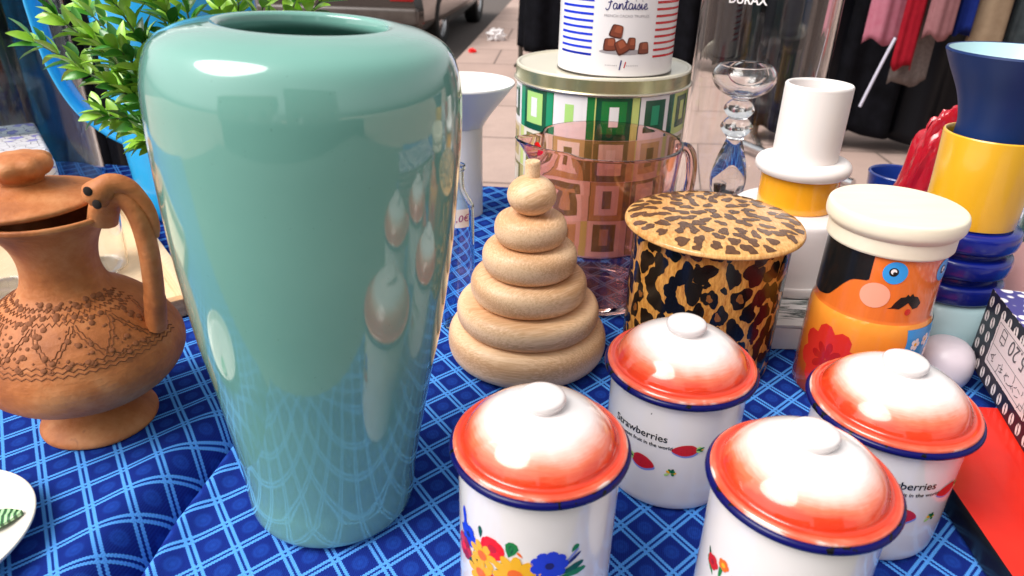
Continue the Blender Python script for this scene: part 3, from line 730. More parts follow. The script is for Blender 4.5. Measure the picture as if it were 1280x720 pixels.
b = bmesh.new(); wrap_poly(b, disc(.0062, .0075, 20), 0, 0, .0818, 0, .0)
for v_2 in b.verts: v_2.co = Matrix.Rotation(R(-52), 4, 'Z') @ v_2.co
finish('sticker', b, M['bright_red_ink'], t, loc=(-.012, .058, .176))
# tall clear cylinder vase
t = thing('cylinder_vase', (.3400, 1.0350, 0), 'tall clear glass cylinder vase with white lettering, behind the glass candle holder', 'vase')
b = bmesh.new(); lathe(b, shell([(.090, 0), (.0915, .0015), (.0915, .40)], .0035), 96); finish('body', b, M['glass'], t)
b = bmesh.new(); wrap_bm(b, text_bm('DURAX', .0145, offset=.0004), -36, .3178, .0915, 0, .0004); finish('lettering', b, M['white_ink'], t)
# candle holder
t = thing('candle_holder', (.2890, .9300, .002), 'clear glass candle holder with a round bowl on a knobbed stem', 'candle holder')
b = bmesh.new()
prof = spl([(.042, 0), (.043, .003), (.036, .007), (.015, .013), (.010, .03), (.012, .05), (.020, .075), (.024, .098), (.019, .125), (.0115, .148), (.0115, .155), (.0180, .163), (.0205, .170), (.0150, .178), (.0125, .181), (.0175, .187), (.0195, .193), (.0150, .200), (.0100, .205), (.0200, .2095), (.0330, .218), (.0400, .2300), (.0385, .2400), (.0325, .2475)], 4)
lathe(b, [(0, 0)] + prof + [(.0305, .2480), (.0300, .2465)] + spl([(.0300, .2465), (.0365, .2390), (.0378, .2300), (.0310, .2200), (.0190, .2130), (0, .2110)], 4), 72)
finish('body', b, M['glass'], t, sharp=60)
# clear bottle with a price label
t = thing('glass_bottle', (-.0590, .6950, 0), 'slim clear glass bottle with a small white price label between vase and wooden tower', 'bottle')
b = bmesh.new(); lathe(b, shell(spl([(.0165, 0), (.0178, .002), (.0180, .01), (.0180, .128), (.0165, .142), (.0105, .154), (.0080, .162), (.0080, .178), (.0092, .179), (.0092, .184)], 3), .0018), 48); finish('body', b, M['blue_glass'], t)
b = bmesh.new(); wrap_poly(b, rect(.024, .020), 8, .1325, .0182, 0, .0002)
wrap_bm(b, text_bm('2,0€', .0105, shear=.2), 14, .1290, .0184, 1, .0003); finish('price_label', b, [M['paper'], mat('pink_pen', (.35, .03, .20), .6)], t)
# funnel vase
t = None
b = bmesh.new(); o2 = spl([(.028, 0), (.0302, .0015), (.0305, .01), (.0300, .125), (.0318, .136), (.040, .150), (.062, .178), (.0768, .1965)], 5)
lathe(b, [(0, 0)] + o2 + [(.0762, .1990), (.0742, .1985)] + spl([(.0742, .1985), (.058, .178), (.034, .152), (.024, .138), (.022, .12)], 4) + [(.022, .01), (0, .01)], 96)
tag(finish('funnel_vase', b, M['white_porcelain'], loc=(-.0790, 1.0450, TZ)), 'white funnel shaped porcelain vase on a straight foot, behind the teal vase', 'vase')

# ------------------------------------------------------------------ colour-block tower vase
M['navy_glaze'] = mat('navy_matt', (.004, .022, .105), .45, spec=.3); M['cobalt'] = mat('cobalt_gloss', (.004, .012, .20), .2, coat=.2); M['mustard'] = varied('mustard_gloss', (.70, .36, .012), (.76, .42, .02), 8, .22, coat=.4); M['pale_aqua'] = varied('pale_aqua', (.42, .62, .66), (.50, .70, .73), 6, .3, coat=.3)
t = thing('totem_vase', (.4550, .6720, 0), 'stacked totem vase: navy flared cup over yellow cylinder, blue discs and pale aqua base', 'vase')
b = bmesh.new(); lathe(b, [(0, 0), (.050, 0)] + spl([(.050, 0), (.0560, .006), (.0575, .03), (.0565, .05), (.050, .066), (.042, .0705)], 4) + [(0, .0705)], 72); finish('base', b, M['pale_aqua'], t)
b = bmesh.new(); lathe(b, [(0, .0706), (.0395, .0706), (.0395, .1495), (0, .1495)], 64); finish('core', b, M['cobalt'], t)
for z in (.0712, .0985, .1255):
    b = bmesh.new(); lathe(b, [(.0396, z)] + spl([(.0465, z), (.0492, z + .003), (.0500, z + .010), (.0492, z + .017), (.0465, z + .0195)], 4) + [(.0396, z + .0200)], 72); finish('disc', b, M['cobalt'], t)
b = bmesh.new(); lathe(b, shell(spl([(.0405, .1497), (.0412, .1510), (.0420, .19), (.0442, .2330)], 4), .003), 72); finish('cylinder', b, M['mustard'], t)
b = bmesh.new(); lathe(b, [(0, .200), (.034, .200)] + spl([(.034, .200), (.0348, .228), (.0352, .245), (.0420, .268), (.0545, .292), (.0615, .3065)], 5) + [(.0608, .3085), (.0590, .3080)], 72, 0); lathe(b, spl([(.0590, .3080), (.052, .292), (.038, .268), (.030, .24)], 4) + [(0, .235)], 72, 1)
finish('flared_cup', b, [M['navy_glaze'], M['pale_aqua']], t)

# ------------------------------------------------------------------ small wares at the right
b = bmesh.new(); lathe(b, shell(spl([(.036, 0), (.040, .002), (.043, .02), (.0455, .05), (.0475, .066)], 4), .0045), 64)
tag(finish('mug', b, mat('blue_glaze', (.012, .04, .26), .2, coat=.3), loc=(.6050, 1.0800, TZ)), 'blue glazed mug with a thick rim, behind the orange man canister', 'mug')
# red cellophane packet
b = bmesh.new(); bmesh.ops.create_icosphere(b, subdivisions=5, radius=1)
for v2 in b.verts:
    p = v2.co.copy(); n = noise.fractal(p * 1.7, 1, 2, 4) * .22 + abs(noise.noise(p * 3.1)) * .25
    p *= 1 + n; sg = lambda q: math.copysign(abs(q) ** .7, q); p = Vector((sg(p.x), sg(p.y), sg(p.z)))
    v2.co = Vector((p.x * .042 * (1 - .35 * p.z * .6), p.y * .026, p.z * .092 + .092))
mz = min(v2.co.z for v2 in b.verts)
for v2 in b.verts: v2.co.z -= mz
tag(finish('wrapped_packet', b, mat('red_foil', (.42, .006, .018), .16, coat=.6), loc=(.5700, .9500, TZ), rot=(0, R(6), R(-15)), sharp=25), 'crumpled packet in glossy red foil, leaning behind the totem vase', 'packet')
b = bmesh.new(); bmesh.ops.create_uvsphere(b, u_segments=48, v_segments=32, radius=.048)
for v2 in b.verts: v2.co.z = v2.co.z * 1.08 + .0518
tag(finish('pink_ball', b, varied('pink_satin', (.72, .36, .34), (.76, .40, .38), 10, .35, coat=.2), loc=(.5790, .7150, TZ)), 'smooth dusty pink ball behind the black and white patterned box', 'ball')
b = bmesh.new(); lathe(b, [(0, 0), (.012, 0)] + spl([(.012, 0), (.022, .006), (.0262, .02), (.0245, .036), (.017, .046), (.008, .0495)], 5) + [(0, .050)], 48)
tag(finish('white_egg', b, mat('lilac_white', (.76, .68, .74), .35), loc=(.4280, .5980, TZ)), 'smooth white egg-shaped ornament between man canister and patterned box', 'ornament')
b = bmesh.new(); box(b, 0, .27, 0, .27, 0, .0225, 0, .0015)
rb_ = finish('red_box', b, [varied('red_card', (.60, .010, .004), (.72, .022, .008), 14, .34, coat=.2)], loc=(.3300, .2600, TZ + .0015), rot=(0, 0, R(-3.5)))
for pl in rb_.data.polygons:
    if abs(pl.normal.z) < .5: pl.material_index = 1
rb_.data.materials.append(M['black_ink'])
tag(rb_, 'flat red topped box with black sides, lying under the patterned box', 'box')
# black and white patterned box
pm = mat('bean_pattern', (.02, .02, .02), .4); tt = NT(pm)
uvc = tt.n('ShaderNodeTexCoord').outputs['UV']; sx = tt.n('ShaderNodeSeparateXYZ'); tt.l(uvc, sx.inputs[0])
def tile(off):
    fx = tt.math('SUBTRACT', tt.math('FRACT', tt.math('ADD', sx.outputs[0], off)), .5); fy = tt.math('SUBTRACT', tt.math('FRACT', tt.math('ADD', sx.outputs[1], off)), .5)
    rr = tt.math('SQRT', tt.math('ADD', tt.math('MULTIPLY', tt.math('MULTIPLY', fx, fx), 1.7), tt.math('MULTIPLY', fy, fy)))
    ins = tt.math('LESS_THAN', rr, .37); slit = tt.math('GREATER_THAN', tt.math('ABSOLUTE', tt.math('ADD', fx, tt.math('MULTIPLY', fy, .18))), .045)
    return tt.math('MULTIPLY', ins, slit)
dg1 = tt.math('PINGPONG', tt.math('ADD', sx.outputs[0], sx.outputs[1]), .5)
e_ = tt.math('MAXIMUM', tile(0), 0.0)
line = tt.math('LESS_THAN', tt.math('ABSOLUTE', tt.math('SUBTRACT', dg1, .0)), .035)
e2 = tt.math('MULTIPLY', e_, tt.math('SUBTRACT', 1.0, line))
tt.l(tt.mix(e2, (.012, .011, .022), (.78, .70, .68)), tt.p.inputs['Base Color'])
pt_ = mat('box_top_pattern', (.5, .45, .6), .4); tt2 = NT(pt_); vo = tt2.n('ShaderNodeTexVoronoi', Scale=85); tt2.l(tt2.obj(), vo.inputs['Vector'])
tt2.l(tt2.ramp(vo.outputs['Distance'], [(.40, (.78, .74, .78)), (.48, (.05, .04, .22))]), tt2.p.inputs['Base Color'])
t = thing('patterned_box', (.4560, .6060, .0245), 'black box with rows of white coffee bean motifs and an upside-down price label', 'box', rot=(0, 0, R(-13.5)))
BX, BY, BZ = .16, .34, .078
b = bmesh.new(); uvl = b.loops.layers.uv.new('UVMap')
cs = .0150
def quad(pts, m, uvs=None):
    f = b.faces.new([b.verts.new(p) for p in pts]); f.material_index = m
    if uvs:
        for lp, q in zip(f.loops, uvs): lp[uvl].uv = q
quad([(0, 0, 0), (0, -BY, 0), (0, -BY, BZ), (0, 0, BZ)][::-1], 0, [(0, 0), (BY / cs, 0), (BY / cs, BZ / cs), (0, BZ / cs)][::-1])
quad([(BX, 0, 0), (0, 0, 0), (0, 0, BZ), (BX, 0, BZ)], 0, [(0, 0), (BX / cs, 0), (BX / cs, BZ / cs), (0, BZ / cs)])
quad([(0, -BY, 0), (BX, -BY, 0), (BX, -BY, BZ), (0, -BY, BZ)], 0, [(0, 0), (BX / cs, 0), (BX / cs, BZ / cs), (0, BZ / cs)])
quad([(BX, -BY, 0), (BX, 0, 0), (BX, 0, BZ), (BX, -BY, BZ)], 0, [(0, 0), (BY / cs, 0), (BY / cs, BZ / cs), (0, BZ / cs)])
quad([(0, 0, BZ), (0, -BY, BZ), (BX, -BY, BZ), (BX, 0, BZ)], 1); quad([(0, 0, 0), (BX, 0, 0), (BX, -BY, 0), (0, -BY, 0)], 0)
bmesh.ops.remove_doubles(b, verts=b.verts, dist=1e-6); bmesh.ops.recalc_face_normals(b, faces=b.faces[:])
finish('body', b, [pm, pt_], t, smooth=False)
# label on the left face: written upside down; local (s along -Y, z up)
b = bmesh.new(); LW, LH = .090, .048
def flat_add(tb, m, off):
    for v2 in tb.verts: v2.co = Vector((-off, -(v2.co.x), v2.co.y))
    for f in tb.faces: f.material_index = m
    merge(b, tb)
def poly(pts):
    tb = bmesh.new(); tb.faces.new([tb.verts.new((px, py, 0)) for px, py in pts]); return tb
def turned(tb, cx, cy):
    for v2 in tb.verts: v2.co = Vector((cx - v2.co.x, cy - v2.co.y, 0))
    return tb
flat_add(poly(rect(LW, LH)), 0, .0004)
fr = []
for q in (rect(LW - .006, .0006, 0, LH / 2 - .004), rect(LW - .006, .0006, 0, -LH / 2 + .004), rect(.0006, LH - .008, -LW / 2 + .003, 0), rect(.0006, LH - .008, LW / 2 - .003, 0), rect(LW - .006, .0005, 0, -.002)): flat_add(poly(q), 1, .0006)
flat_add(turned(text_bm('5.20', .021, shear=.1), .006, .019), 1, .0007)
box_g = [[(0, 0), (0, .012), (.010, .012), (.010, 0), (0, 0)], [(0, .0062), (.010, .0062)], [(.005, .012), (.004, .0145)]]
flat_add(turned(ribbon_bm([[p for a, c in zip(s, s[1:]) for p in (a, ((a[0] + c[0]) / 2, (a[1] + c[1]) / 2))] + [s[-1]] for s in box_g], .0011, 2), -.022, .018), 1, .0007)
random.seed(9)
for k in range(5):
    cx = .034 - k * .0165
    for _ in range(5):
        a = random.uniform(0, 6.28); L_ = random.uniform(.004, .009); px, py = cx + random.uniform(-.004, .004), -.013 + random.uniform(-.004, .004)
        flat_add(ribbon_bm([[(px, py), (px + L_ * .5 * math.cos(a) + .001, py + L_ * .5 * math.sin(a)), (px + L_ * math.cos(a), py + L_ * math.sin(a))]], .0008, 3), 1, .0007)
flat_add(poly(disc(.0018, n=10, cx=.036, cy=.010)), 1, .0007); flat_add(poly(disc(.0022, n=10, cx=.034, cy=.0135)), 1, .0007)
finish('price_label', b, [mat('label_paper', (.72, .62, .62), .6), mat('pencil', (.10, .09, .10), .6)], t, loc=(0, -.080, .0420), rot=(0, 0, 0), smooth=False)
# clear plastic wrap
b = bmesh.new(); bmesh.ops.create_icosphere(b, subdivisions=5, radius=1)
for v2 in b.verts:
    p = v2.co.copy(); n = abs(noise.noise(p * 2.3)) * .5 + abs(noise.noise(p * 5.2 + Vector((3, 1, 2)))) * .28
    p *= .8 + n; v2.co = Vector((p.x * .105, p.y * .065, max(0, p.z * .105 + .085)))
tag(finish('plastic_wrap', b, mat('clear_plastic', (.86, .82, .83), .08, trans=.35, ior=1.3, alpha=.75), loc=(.6850, .8800, TZ), sharp=20), 'crumpled bundle of clear plastic wrap behind the totem vase', 'plastic wrap')
b = bmesh.new(); lathe(b, shell(spl([(.026, 0), (.028, .002), (.028, .12), (.024, .14), (.013, .155), (.012, .19)], 4), .002), 48)
tag(finish('green_bottle', b, M['green_glass'], loc=(.6330, .7900, TZ)), 'dark green glass bottle at the right edge behind the pink ball', 'bottle')

# ------------------------------------------------------------------ left side: clay jug
t = thing('clay_jug', (-.3650, .5120, 0), 'rustic terracotta jug with incised shoulder, lid and looped handle', 'jug', rot=(0, R(1.3), 0))
t.scale = (.96, .96, 1.02)
def wob(p, a):
    n = noise.noise(p * 28) * .0011 + noise.noise(p * 9) * .0012; q = Vector((p.x, p.y, 0))
    return p + (q.normalized() * n if q.length else Vector())
jp = spl([(.0460, 0), (.0490, .0015), (.0480, .006), (.0400, .0125), (.0265, .0190), (.0240, .0250), (.0430, .0340), (.0660, .0445), (.0795, .0580), (.0845, .0730), (.0800, .0880), (.0690, .1040), (.0540, .1175), (.0385, .1270), (.0315, .1370), (.0295, .1510), (.0325, .1665), (.0400, .1800), (.0490, .1890), (.0545, .1930)], 6)
b = bmesh.new()
lathe(b, [(0, .004), (.035, .003)] + jp + spl([(.0545, .1930), (.0540, .1958), (.0510, .1960), (.0440, .1900), (.034, .178), (.028, .16)], 4)[1:] + [(0, .158)], 128, 0, wob)
from bisect import bisect
def jr(z):
    for (r0, z0), (r1, z1) in zip(jp, jp[1:]):
        if z0 <= z <= z1 and z > .06: return r0 + (r1 - r0) * (z - z0) / max(1e-9, z1 - z0)
    return .082
def on_jug(phi, z, off): 
    r = jr(z) + off; p = Vector((r * math.sin(phi), -r * math.cos(phi), z)); return wob(p, 0)
random.seed(3)
def mark(phi, z0, z1, n, amp, w):                  # incised zig-zag line
    pts = []
    for k in range(n + 1):
        u = k / n; pts.append(on_jug(phi[0] + (phi[1] - phi[0]) * u, z0 + (z1 - z0) * u + amp * (1 if k % 2 else -1), .0001))
    tube(b, pts, w, 5, 1)
for z in (.1270, .1235, .1200, .0965, .0930, .0900): mark((-1.7, 1.7), z, z, 72, .0009, .00055)
for k in range(12):
    c = -1.5 + k * .27; s = 1 if k % 2 else -1
    for d in (0, .05): mark((c - .12 * s + d, c + .12 * s + d), .099, .1175, 9, .0008, .0005)
for k in range(300):
    ph = random.uniform(-1.6, 1.6); z = random.uniform(.094, .131)
    p = on_jug(ph, z, .0002); n = Vector((math.sin(ph) * .6, -math.cos(ph) * .6, .8)).normalized()
    tb_ = bmesh.new(); bmesh.ops.create_uvsphere(tb_, u_segments=10, v_segments=6, radius=random.choice((.0010, .0013, .0017, .0025)))
    q = n.to_track_quat('Z', 'Y').to_matrix().to_4x4(); bmesh.ops.transform(tb_, matrix=Matrix.Translation(p) @ q @ Matrix.Diagonal((1, 1, .28, 1)), verts=tb_.verts)
    for f in tb_.faces: f.material_index = 1
    merge(b, tb_)
finish('body', b, [M['clay'], M['clay_mark']], t, sharp=60)
b = bmesh.new()
lathe(b, [(0, .1985)] + spl([(.0480, .1985), (.0530, .2005), (.0535, .2035), (.0480, .2060), (.0350, .2100), (.0230, .2130), (.0160, .2160)], 5) + [(0, .216)], 80, 0, wob)
lid = finish('lid', b, M['clay'], t, rot=(0, R(-3), 0), sharp=60)
b = bmesh.new(); lathe(b, [(.0150, .2130)] + spl([(.0142, .2150), (.0155, .2185), (.0220, .2240), (.0240, .2300), (.0195, .2350), (.0080, .2375)], 5) + [(0, .238)], 40, 0, lambda p, a: p + Vector((p.x, p.y, 0)) * .06 * math.sin(8 * a) * (1 if p.z > .221 else 0)); finish('knob', b, M['clay'], lid, sharp=60)
b = bmesh.new()
hp = spl([(.0500, -.010, .1900), (.0560, -.012, .2030), (.0640, -.014, .2120), (.0740, -.014, .2110), (.0815, -.014, .1970), (.0830, -.012, .1720), (.0805, -.010, .1420), (.0770, -.008, .1200), (.0730, -.006, .1000)], 6)
tube(b, hp, [.0105 if 6 < i < 40 else .0115 for i in range(len(hp))], 14, flat=.75)
h = finish('handle', b, M['clay'], t, sharp=80)
b = bmesh.new()                                    # small modelled animal head with two holes on the bend
tube(b, spl([(.056, -.022, .2140), (.062, -.023, .2190), (.070, -.019, .2230), (.080, -.015, .2190), (.089, -.013, .2050), (.092, -.012, .1920), (.091, -.011, .1800)], 5), [.009, .0105, .011, .0105, .010, .0098, .0095, .009, .0088, .0085, .008, .0078, .0075, .0072, .007, .0068, .0065, .006, .0058, .0056, .0055, .005, .0048, .0045, .0042, .004, .0038, .0035, .003, .0025, .002][:31], 12, 0)
for cx, cz in ((.058, .2215), (.0625, .2120)):
    tb_ = bmesh.new(); bmesh.ops.create_uvsphere(tb_, u_segments=12, v_segments=8, radius=.0036); bmesh.ops.transform(tb_, matrix=Matrix.Translation((cx, -.0325, cz)) @ Matrix.Diagonal((1, .35, 1, 1)), verts=tb_.verts)
    for f in tb_.faces: f.material_index = 1
    merge(b, tb_)
finish('animal_ornament', b, [M['clay'], mat('hole_dark', (.012, .005, .003), .9)], h, sharp=70)

# ---- plate with a leaf
pm2 = varied('cream_glaze', (.74, .68, .60), (.80, .75, .68), 6, .2, coat=.5)
t = thing('plate', (-.4060, .3530, 0), 'cream glazed plate with a raised green leaf at the bottom left corner', 'plate')
b = bmesh.new(); lathe(b, [(0, .002), (.045, 0)] + spl([(.045, 0), (.06, .004), (.0690, .012), (.0715, .0155), (.0705, .0170), (.066, .0155), (.055, .0110), (.035, .0100)], 5) + [(0, .0100)], 96); finish('body', b, pm2, t)
b = bmesh.new()
L0 = spl([(0, -.012), (.012, -.011), (.026, -.005), (.034, 0), (.026, .006), (.012, .011), (0, .012), (-.02, .008), (-.03, 0), (-.02, -.008), (0, -.012)], 3)[:-1]
ctr = b.verts.new((0, 0, .005)); rv = [b.verts.new((x, y, .0022 * (1 + .3 * math.sin(i)))) for i, (x, y) in enumerate(L0)]; rv0 = [b.verts.new((x, y, -.001)) for x, y in L0]
for i in range(len(rv)):
    j = (i + 1) % len(rv); b.faces.new((ctr, rv[i], rv[j])); b.faces.new((rv[i], rv0[i], rv0[j], rv[j]))
lm = mat('leaf_glaze', (.05, .25, .06), .2, coat=.6); tt = NT(lm); w = tt.n('ShaderNodeTexWave', Scale=55, Distortion=1.5); tt.l(tt.obj(), w.inputs['Vector'])
tt.l(tt.ramp(w.outputs['Fac'], [(.25, (.01, .08, .02)), (.45, (.06, .30, .07)), (.75, (.40, .62, .35))]), tt.p.inputs['Base Color'])
finish('leaf', b, lm, t, loc=(.036, .018, .0135), rot=(0, R(-6), R(22)), sharp=50).scale = (.7, .8, .8)

# ---- wooden tray with tumblers and mosaic box
ta = math.atan2(.8, -.6)                            # tray axes: X back along the right rim, Y to the left
t = thing('serving_tray', (-.3720, .7060, .001), 'pale wooden tray with low raised rims behind the terracotta jug', 'tray', rot=(0, 0, ta))
TL, TW = .39, .42
b = bmesh.new(); box(b, 0, TL, 0, TW, 0, .006, 0, .001); finish('base', b, M['tray_wood'], t)
b = bmesh.new(); box(b, -.012, TL + .012, -.012, 0, 0, .034, 0, .0015); finish('rim', b, M['tray_wood'], t)
b = bmesh.new(); box(b, -.012, TL + .012, TW, TW + .012, 0, .034, 0, .0015); finish('rim', b, M['tray_wood'], t)
b = bmesh.new(); box(b, -.012, 0, 0, TW, 0, .0215, 0, .0015); finish('rim', b, M['tray_end_wood'], t)
b = bmesh.new(); box(b, TL, TL + .012, 0, TW, 0, .030, 0, .0015); finish('rim', b, M['tray_end_wood'], t)
b = bmesh.new(); lathe(b, shell(spl([(.030, 0), (.034, .002), (.036, .01), (.0375, .05), (.039, .085)], 4), .0025), 56)
tum = finish('tumbler', b, M['glass'], loc=(-.5180, .8000, TZ + .0075)); tag(tum, 'clear glass tumbler just right of the terracotta neck, on the tray', 'tumbler', 'tumblers on the tray')
t2 = tum.copy(); COL.objects.link(t2); t2.location = (-.5960, .7350, TZ + .0075); t2['label'] = 'clear glass tumbler left of the terracotta neck, at the left edge'
mo = mat('crackle_mosaic', (.8, .76, .78), .2, coat=.4); tt = NT(mo); vv = tt.obj()
ve = tt.n('ShaderNodeTexVoronoi', Scale=75); ve.feature = 'DISTANCE_TO_EDGE'; tt.l(vv, ve.inputs['Vector'])
vc = tt.n('ShaderNodeTexVoronoi', Scale=75); tt.l(vv, vc.inputs['Vector']); sc3 = tt.n('ShaderNodeSeparateColor'); tt.l(vc.outputs['Color'], sc3.inputs[0])
sel = tt.math('MULTIPLY', tt.math('GREATER_THAN', sc3.outputs[0], .70), tt.math('GREATER_THAN', tt.noise(vv, 14, 2), .5))
c = tt.mix(sel, (.80, .75, .76), (.33, .30, .68)); c = tt.mix(tt.math('LESS_THAN', ve.outputs['Distance'], .022), c, (.22, .18, .22)); tt.l(c, tt.p.inputs['Base Color'])
b = bmesh.new(); box(b, 0, .24, 0, .20, 0, .070, 0, .006, 3)
tag(finish('mosaic_box', b, mo, loc=(-.6250, .9350, TZ + .0350), rot=(0, 0, ta)), 'white box with crackle mosaic and lilac motifs behind the terracotta jug', 'box')

# ---- big glass cylinder, blue jug, plant
b = bmesh.new(); lathe(b, shell([(.108, 0), (.110, .002), (.110, .42)], .0045), 96)
tag(finish('glass_cylinder', b, M['blue_glass'], loc=(-.8050, 1.1350, TZ)), 'large clear glass cylinder at the left edge, in front of the black garments', 'vase')
bl = varied('sky_blue_enamel', (.02, .36, .78), (.03, .43, .84), 5, .25, coat=.4)
t = thing('blue_jug', (-.4780, 1.0550, 0), 'tall bright sky blue jug with a big strap handle, behind the green plant', 'jug')
b = bmesh.new(); lathe(b, shell(spl([(.085, 0), (.092, .002), (.098, .03), (.104, .15), (.108, .28), (.100, .36), (.085, .41), (.09, .45)], 5), .003), 96); finish('body', b, bl, t)
b = bmesh.new(); hp = spl([(-.095, 0, .375), (-.130, 0, .400), (-.172, 0, .385), (-.195, 0, .330), (-.196, 0, .265), (-.188, 0, .200), (-.165, 0, .145), (-.130, 0, .112), (-.100, 0, .096)], 7)
tube(b, hp, .017, 14, flat=.45, updir=(0, 1, 0)); finish('handle', b, bl, t, sharp=70)
t = thing('potted_plant', (-.330, .790, .006), 'bushy green leafy plant behind the teal vase', 'plant')
b = bmesh.new(); lathe(b, shell(spl([(.040, 0), (.042, .002), (.050, .075), (.054, .090)], 3), .004), 48); lathe(b, [(.048, .080), (0, .082)], 48)
finish('pot', b, varied('pot_clay', (.45, .25, .16), (.5, .3, .2), 20, .7), t)
ends = [(-.534, .82, .268), (-.489, .8, .296), (-.491, .86, .298), (-.417, .78, .32), (-.402, .82, .324), (-.477, .8, .242), (-.443, .76, .204), (-.442, .8, .181), (-.351, .8, .323), (-.309, .78, .332), (-.3, .82, .321), (-.258, .8, .331), (-.226, .79, .325), (-.201, .8, .326), (-.356, .76, .315), (-.4, .8, .274), (-.391, .75, .241), (-.39, .74, .181), (-.445, .78, .276), (-.4, .74, .275), (-.409, .74, .235), (-.36, .72, .20), (-.29, .74, .26), (-.27, .84, .29), (-.33, .86, .30), (-.19, .76, .27), (-.17, .82, .24)]
random.seed(12); sb = bmesh.new(); fb = bmesh.new()
def leaf3(p, d, L, W, roll, m):
    d = d.normalized(); up = Vector((0, 0, 1)); s = d.cross(up); s = s.normalized() if s.length > .1 else Vector((1, 0, 0)); n = s.cross(d)
    s, n = s * math.cos(roll) + n * math.sin(roll), n * math.cos(roll) - s * math.sin(roll)
    rows = []
    for u, w in ((0, .04), (.18, .30), (.42, .50), (.66, .46), (.86, .26), (1, .02)):
        c = p + d * L * u + n * (-L * .22 * u * u); e = W * w
        rows.append([fb.verts.new(c - s * e + n * e * .45), fb.verts.new(c), fb.verts.new(c + s * e + n * e * .45)])
    for A, B in zip(rows, rows[1:]):
        for i in (0, 1): f = fb.faces.new((A[i], A[i + 1], B[i + 1], B[i])); f.material_index = m
for e in ends:
    e = Vector(e) - Vector((-.330, .790, 0)); r0 = Vector((random.uniform(-.025, .025), random.uniform(-.025, .025), .082))
    midp = r0.lerp(e, .55) + Vector((0, 0, .035))
    pts = [Vector(q) for q in spl([r0, r0.lerp(midp, .5) + Vector((0, 0, .01)), midp, e], 6)]
    tube(sb, pts, [.0022 * (1 - .6 * k / len(pts)) for k in range(len(pts))], 6)
    n = len(pts); ang = random.uniform(0, 6)
    for k in range(4, n):
        d = (pts[min(k + 1, n - 1)] - pts[k - 1]).normalized(); o = d.orthogonal().normalized(); q = d.cross(o)
        for sd in (0, math.pi):
            for rep in ((0, .9) if k > n - 6 else (0,)):
                a = ang + sd + rep; out = o * math.cos(a) + q * math.sin(a)
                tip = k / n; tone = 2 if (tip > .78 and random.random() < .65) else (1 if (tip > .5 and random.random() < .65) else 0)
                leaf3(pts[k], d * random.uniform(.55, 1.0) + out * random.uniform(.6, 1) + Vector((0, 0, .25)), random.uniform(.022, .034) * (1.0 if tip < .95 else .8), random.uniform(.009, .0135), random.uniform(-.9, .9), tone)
        ang += 1.35
    leaf3(pts[-1], pts[-1] - pts[-3], .024, .011, 0, 2)
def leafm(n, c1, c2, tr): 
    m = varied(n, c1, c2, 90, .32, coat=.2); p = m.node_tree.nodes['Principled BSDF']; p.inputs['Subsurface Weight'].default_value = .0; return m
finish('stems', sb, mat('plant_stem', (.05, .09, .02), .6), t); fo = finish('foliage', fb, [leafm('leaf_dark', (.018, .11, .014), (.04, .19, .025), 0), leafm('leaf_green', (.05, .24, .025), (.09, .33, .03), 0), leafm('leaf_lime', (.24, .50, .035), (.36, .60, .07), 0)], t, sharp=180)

# ------------------------------------------------------------------ background: clothes rails, car, litter
def rail(name, a, c, h, label, foot=True):
    a = Vector(a); c = Vector(c); L = (c - a).length; ang = math.atan2(c.y - a.y, c.x - a.x)
    t = bpy.data.objects.new(name, None); COL.objects.link(t); t.location = (a.x, a.y, 0); t.rotation_euler = (0, 0, ang); tag(t, label, 'clothes rail')
    b = bmesh.new(); tube(b, [(-.1, 0, h), (L + .1, 0, h)], .016, 12); finish('top_rail', b, M['chrome'], t)
    for x in (0, L):
        b = bmesh.new(); tube(b, [(x, 0, .03), (x, 0, h - .017)], .022, 12); finish('post', b, M['dark_metal'], t)
        b = bmesh.new(); tube(b, [(x, -.28, .03), (x, -.03, .035)], .014, 10); tube(b, [(x, .03, .035), (x, .28, .03)], .014, 10); finish('foot', b, M['dark_metal'], t)
    return a, ang, L
def garment(name, x, y, ang, ztop, zhem, w, d, m, label, cat, group=None, folds=5, seed=0, flare=1.15):
    b = bmesh.new(); seg = 64; rows = 26; rnd = random.Random(seed); ph = rnd.uniform(0, 6)
    rings = []
    H = ztop - zhem
    for j in range(rows + 1):
        u = j / rows; z = ztop - H * u
        ww = w / 2 * (.38 + .62 * min(1, (u / .16) ** .7)) * (1 + (flare - 1) * u); dd = d / 2 * (.5 + .5 * min(1, u / .12))
        ring = []
        for i in range(seg):
            a = 2 * math.pi * i / seg; f = 1 + .22 * u * math.sin(folds * a + ph + u * .8) + .10 * math.sin((folds * 2 + 1) * a + ph * 2) * u
            ring.append(b.verts.new((ww * math.cos(a) * (1 + (f - 1) * .35), dd * math.sin(a) * f, z + .02 * u * math.sin(3 * a + ph) * (1 if j == rows else .4))))
        rings.append(ring)
    for A, B in zip(rings, rings[1:]):
        for i in range(seg):
            k = (i + 1) % seg; b.faces.new((A[i], B[i], B[k], A[k]))
    b.faces.new(rings[0]); b.faces.new(rings[-1][::-1])
    tube(b, spl([(0, 0, ztop - .005), (0, 0, ztop + .03), (.012, 0, ztop + .055), (0, 0, ztop + .072), (-.012, 0, ztop + .06)], 4), .003, 6)
    bmesh.ops.recalc_face_normals(b, faces=b.faces[:])
    return tag(finish(name, b, m, loc=(x, y, 0), rot=(0, 0, ang), sharp=180), label, cat, group)
fab = lambda n, c1, c2, s=30, r=.9: varied(n, tuple(q * .42 for q in c1), tuple(q * .42 for q in c2), s, r, spec=.1)  # fabric colours darkened, standing in for awning shade over the rails
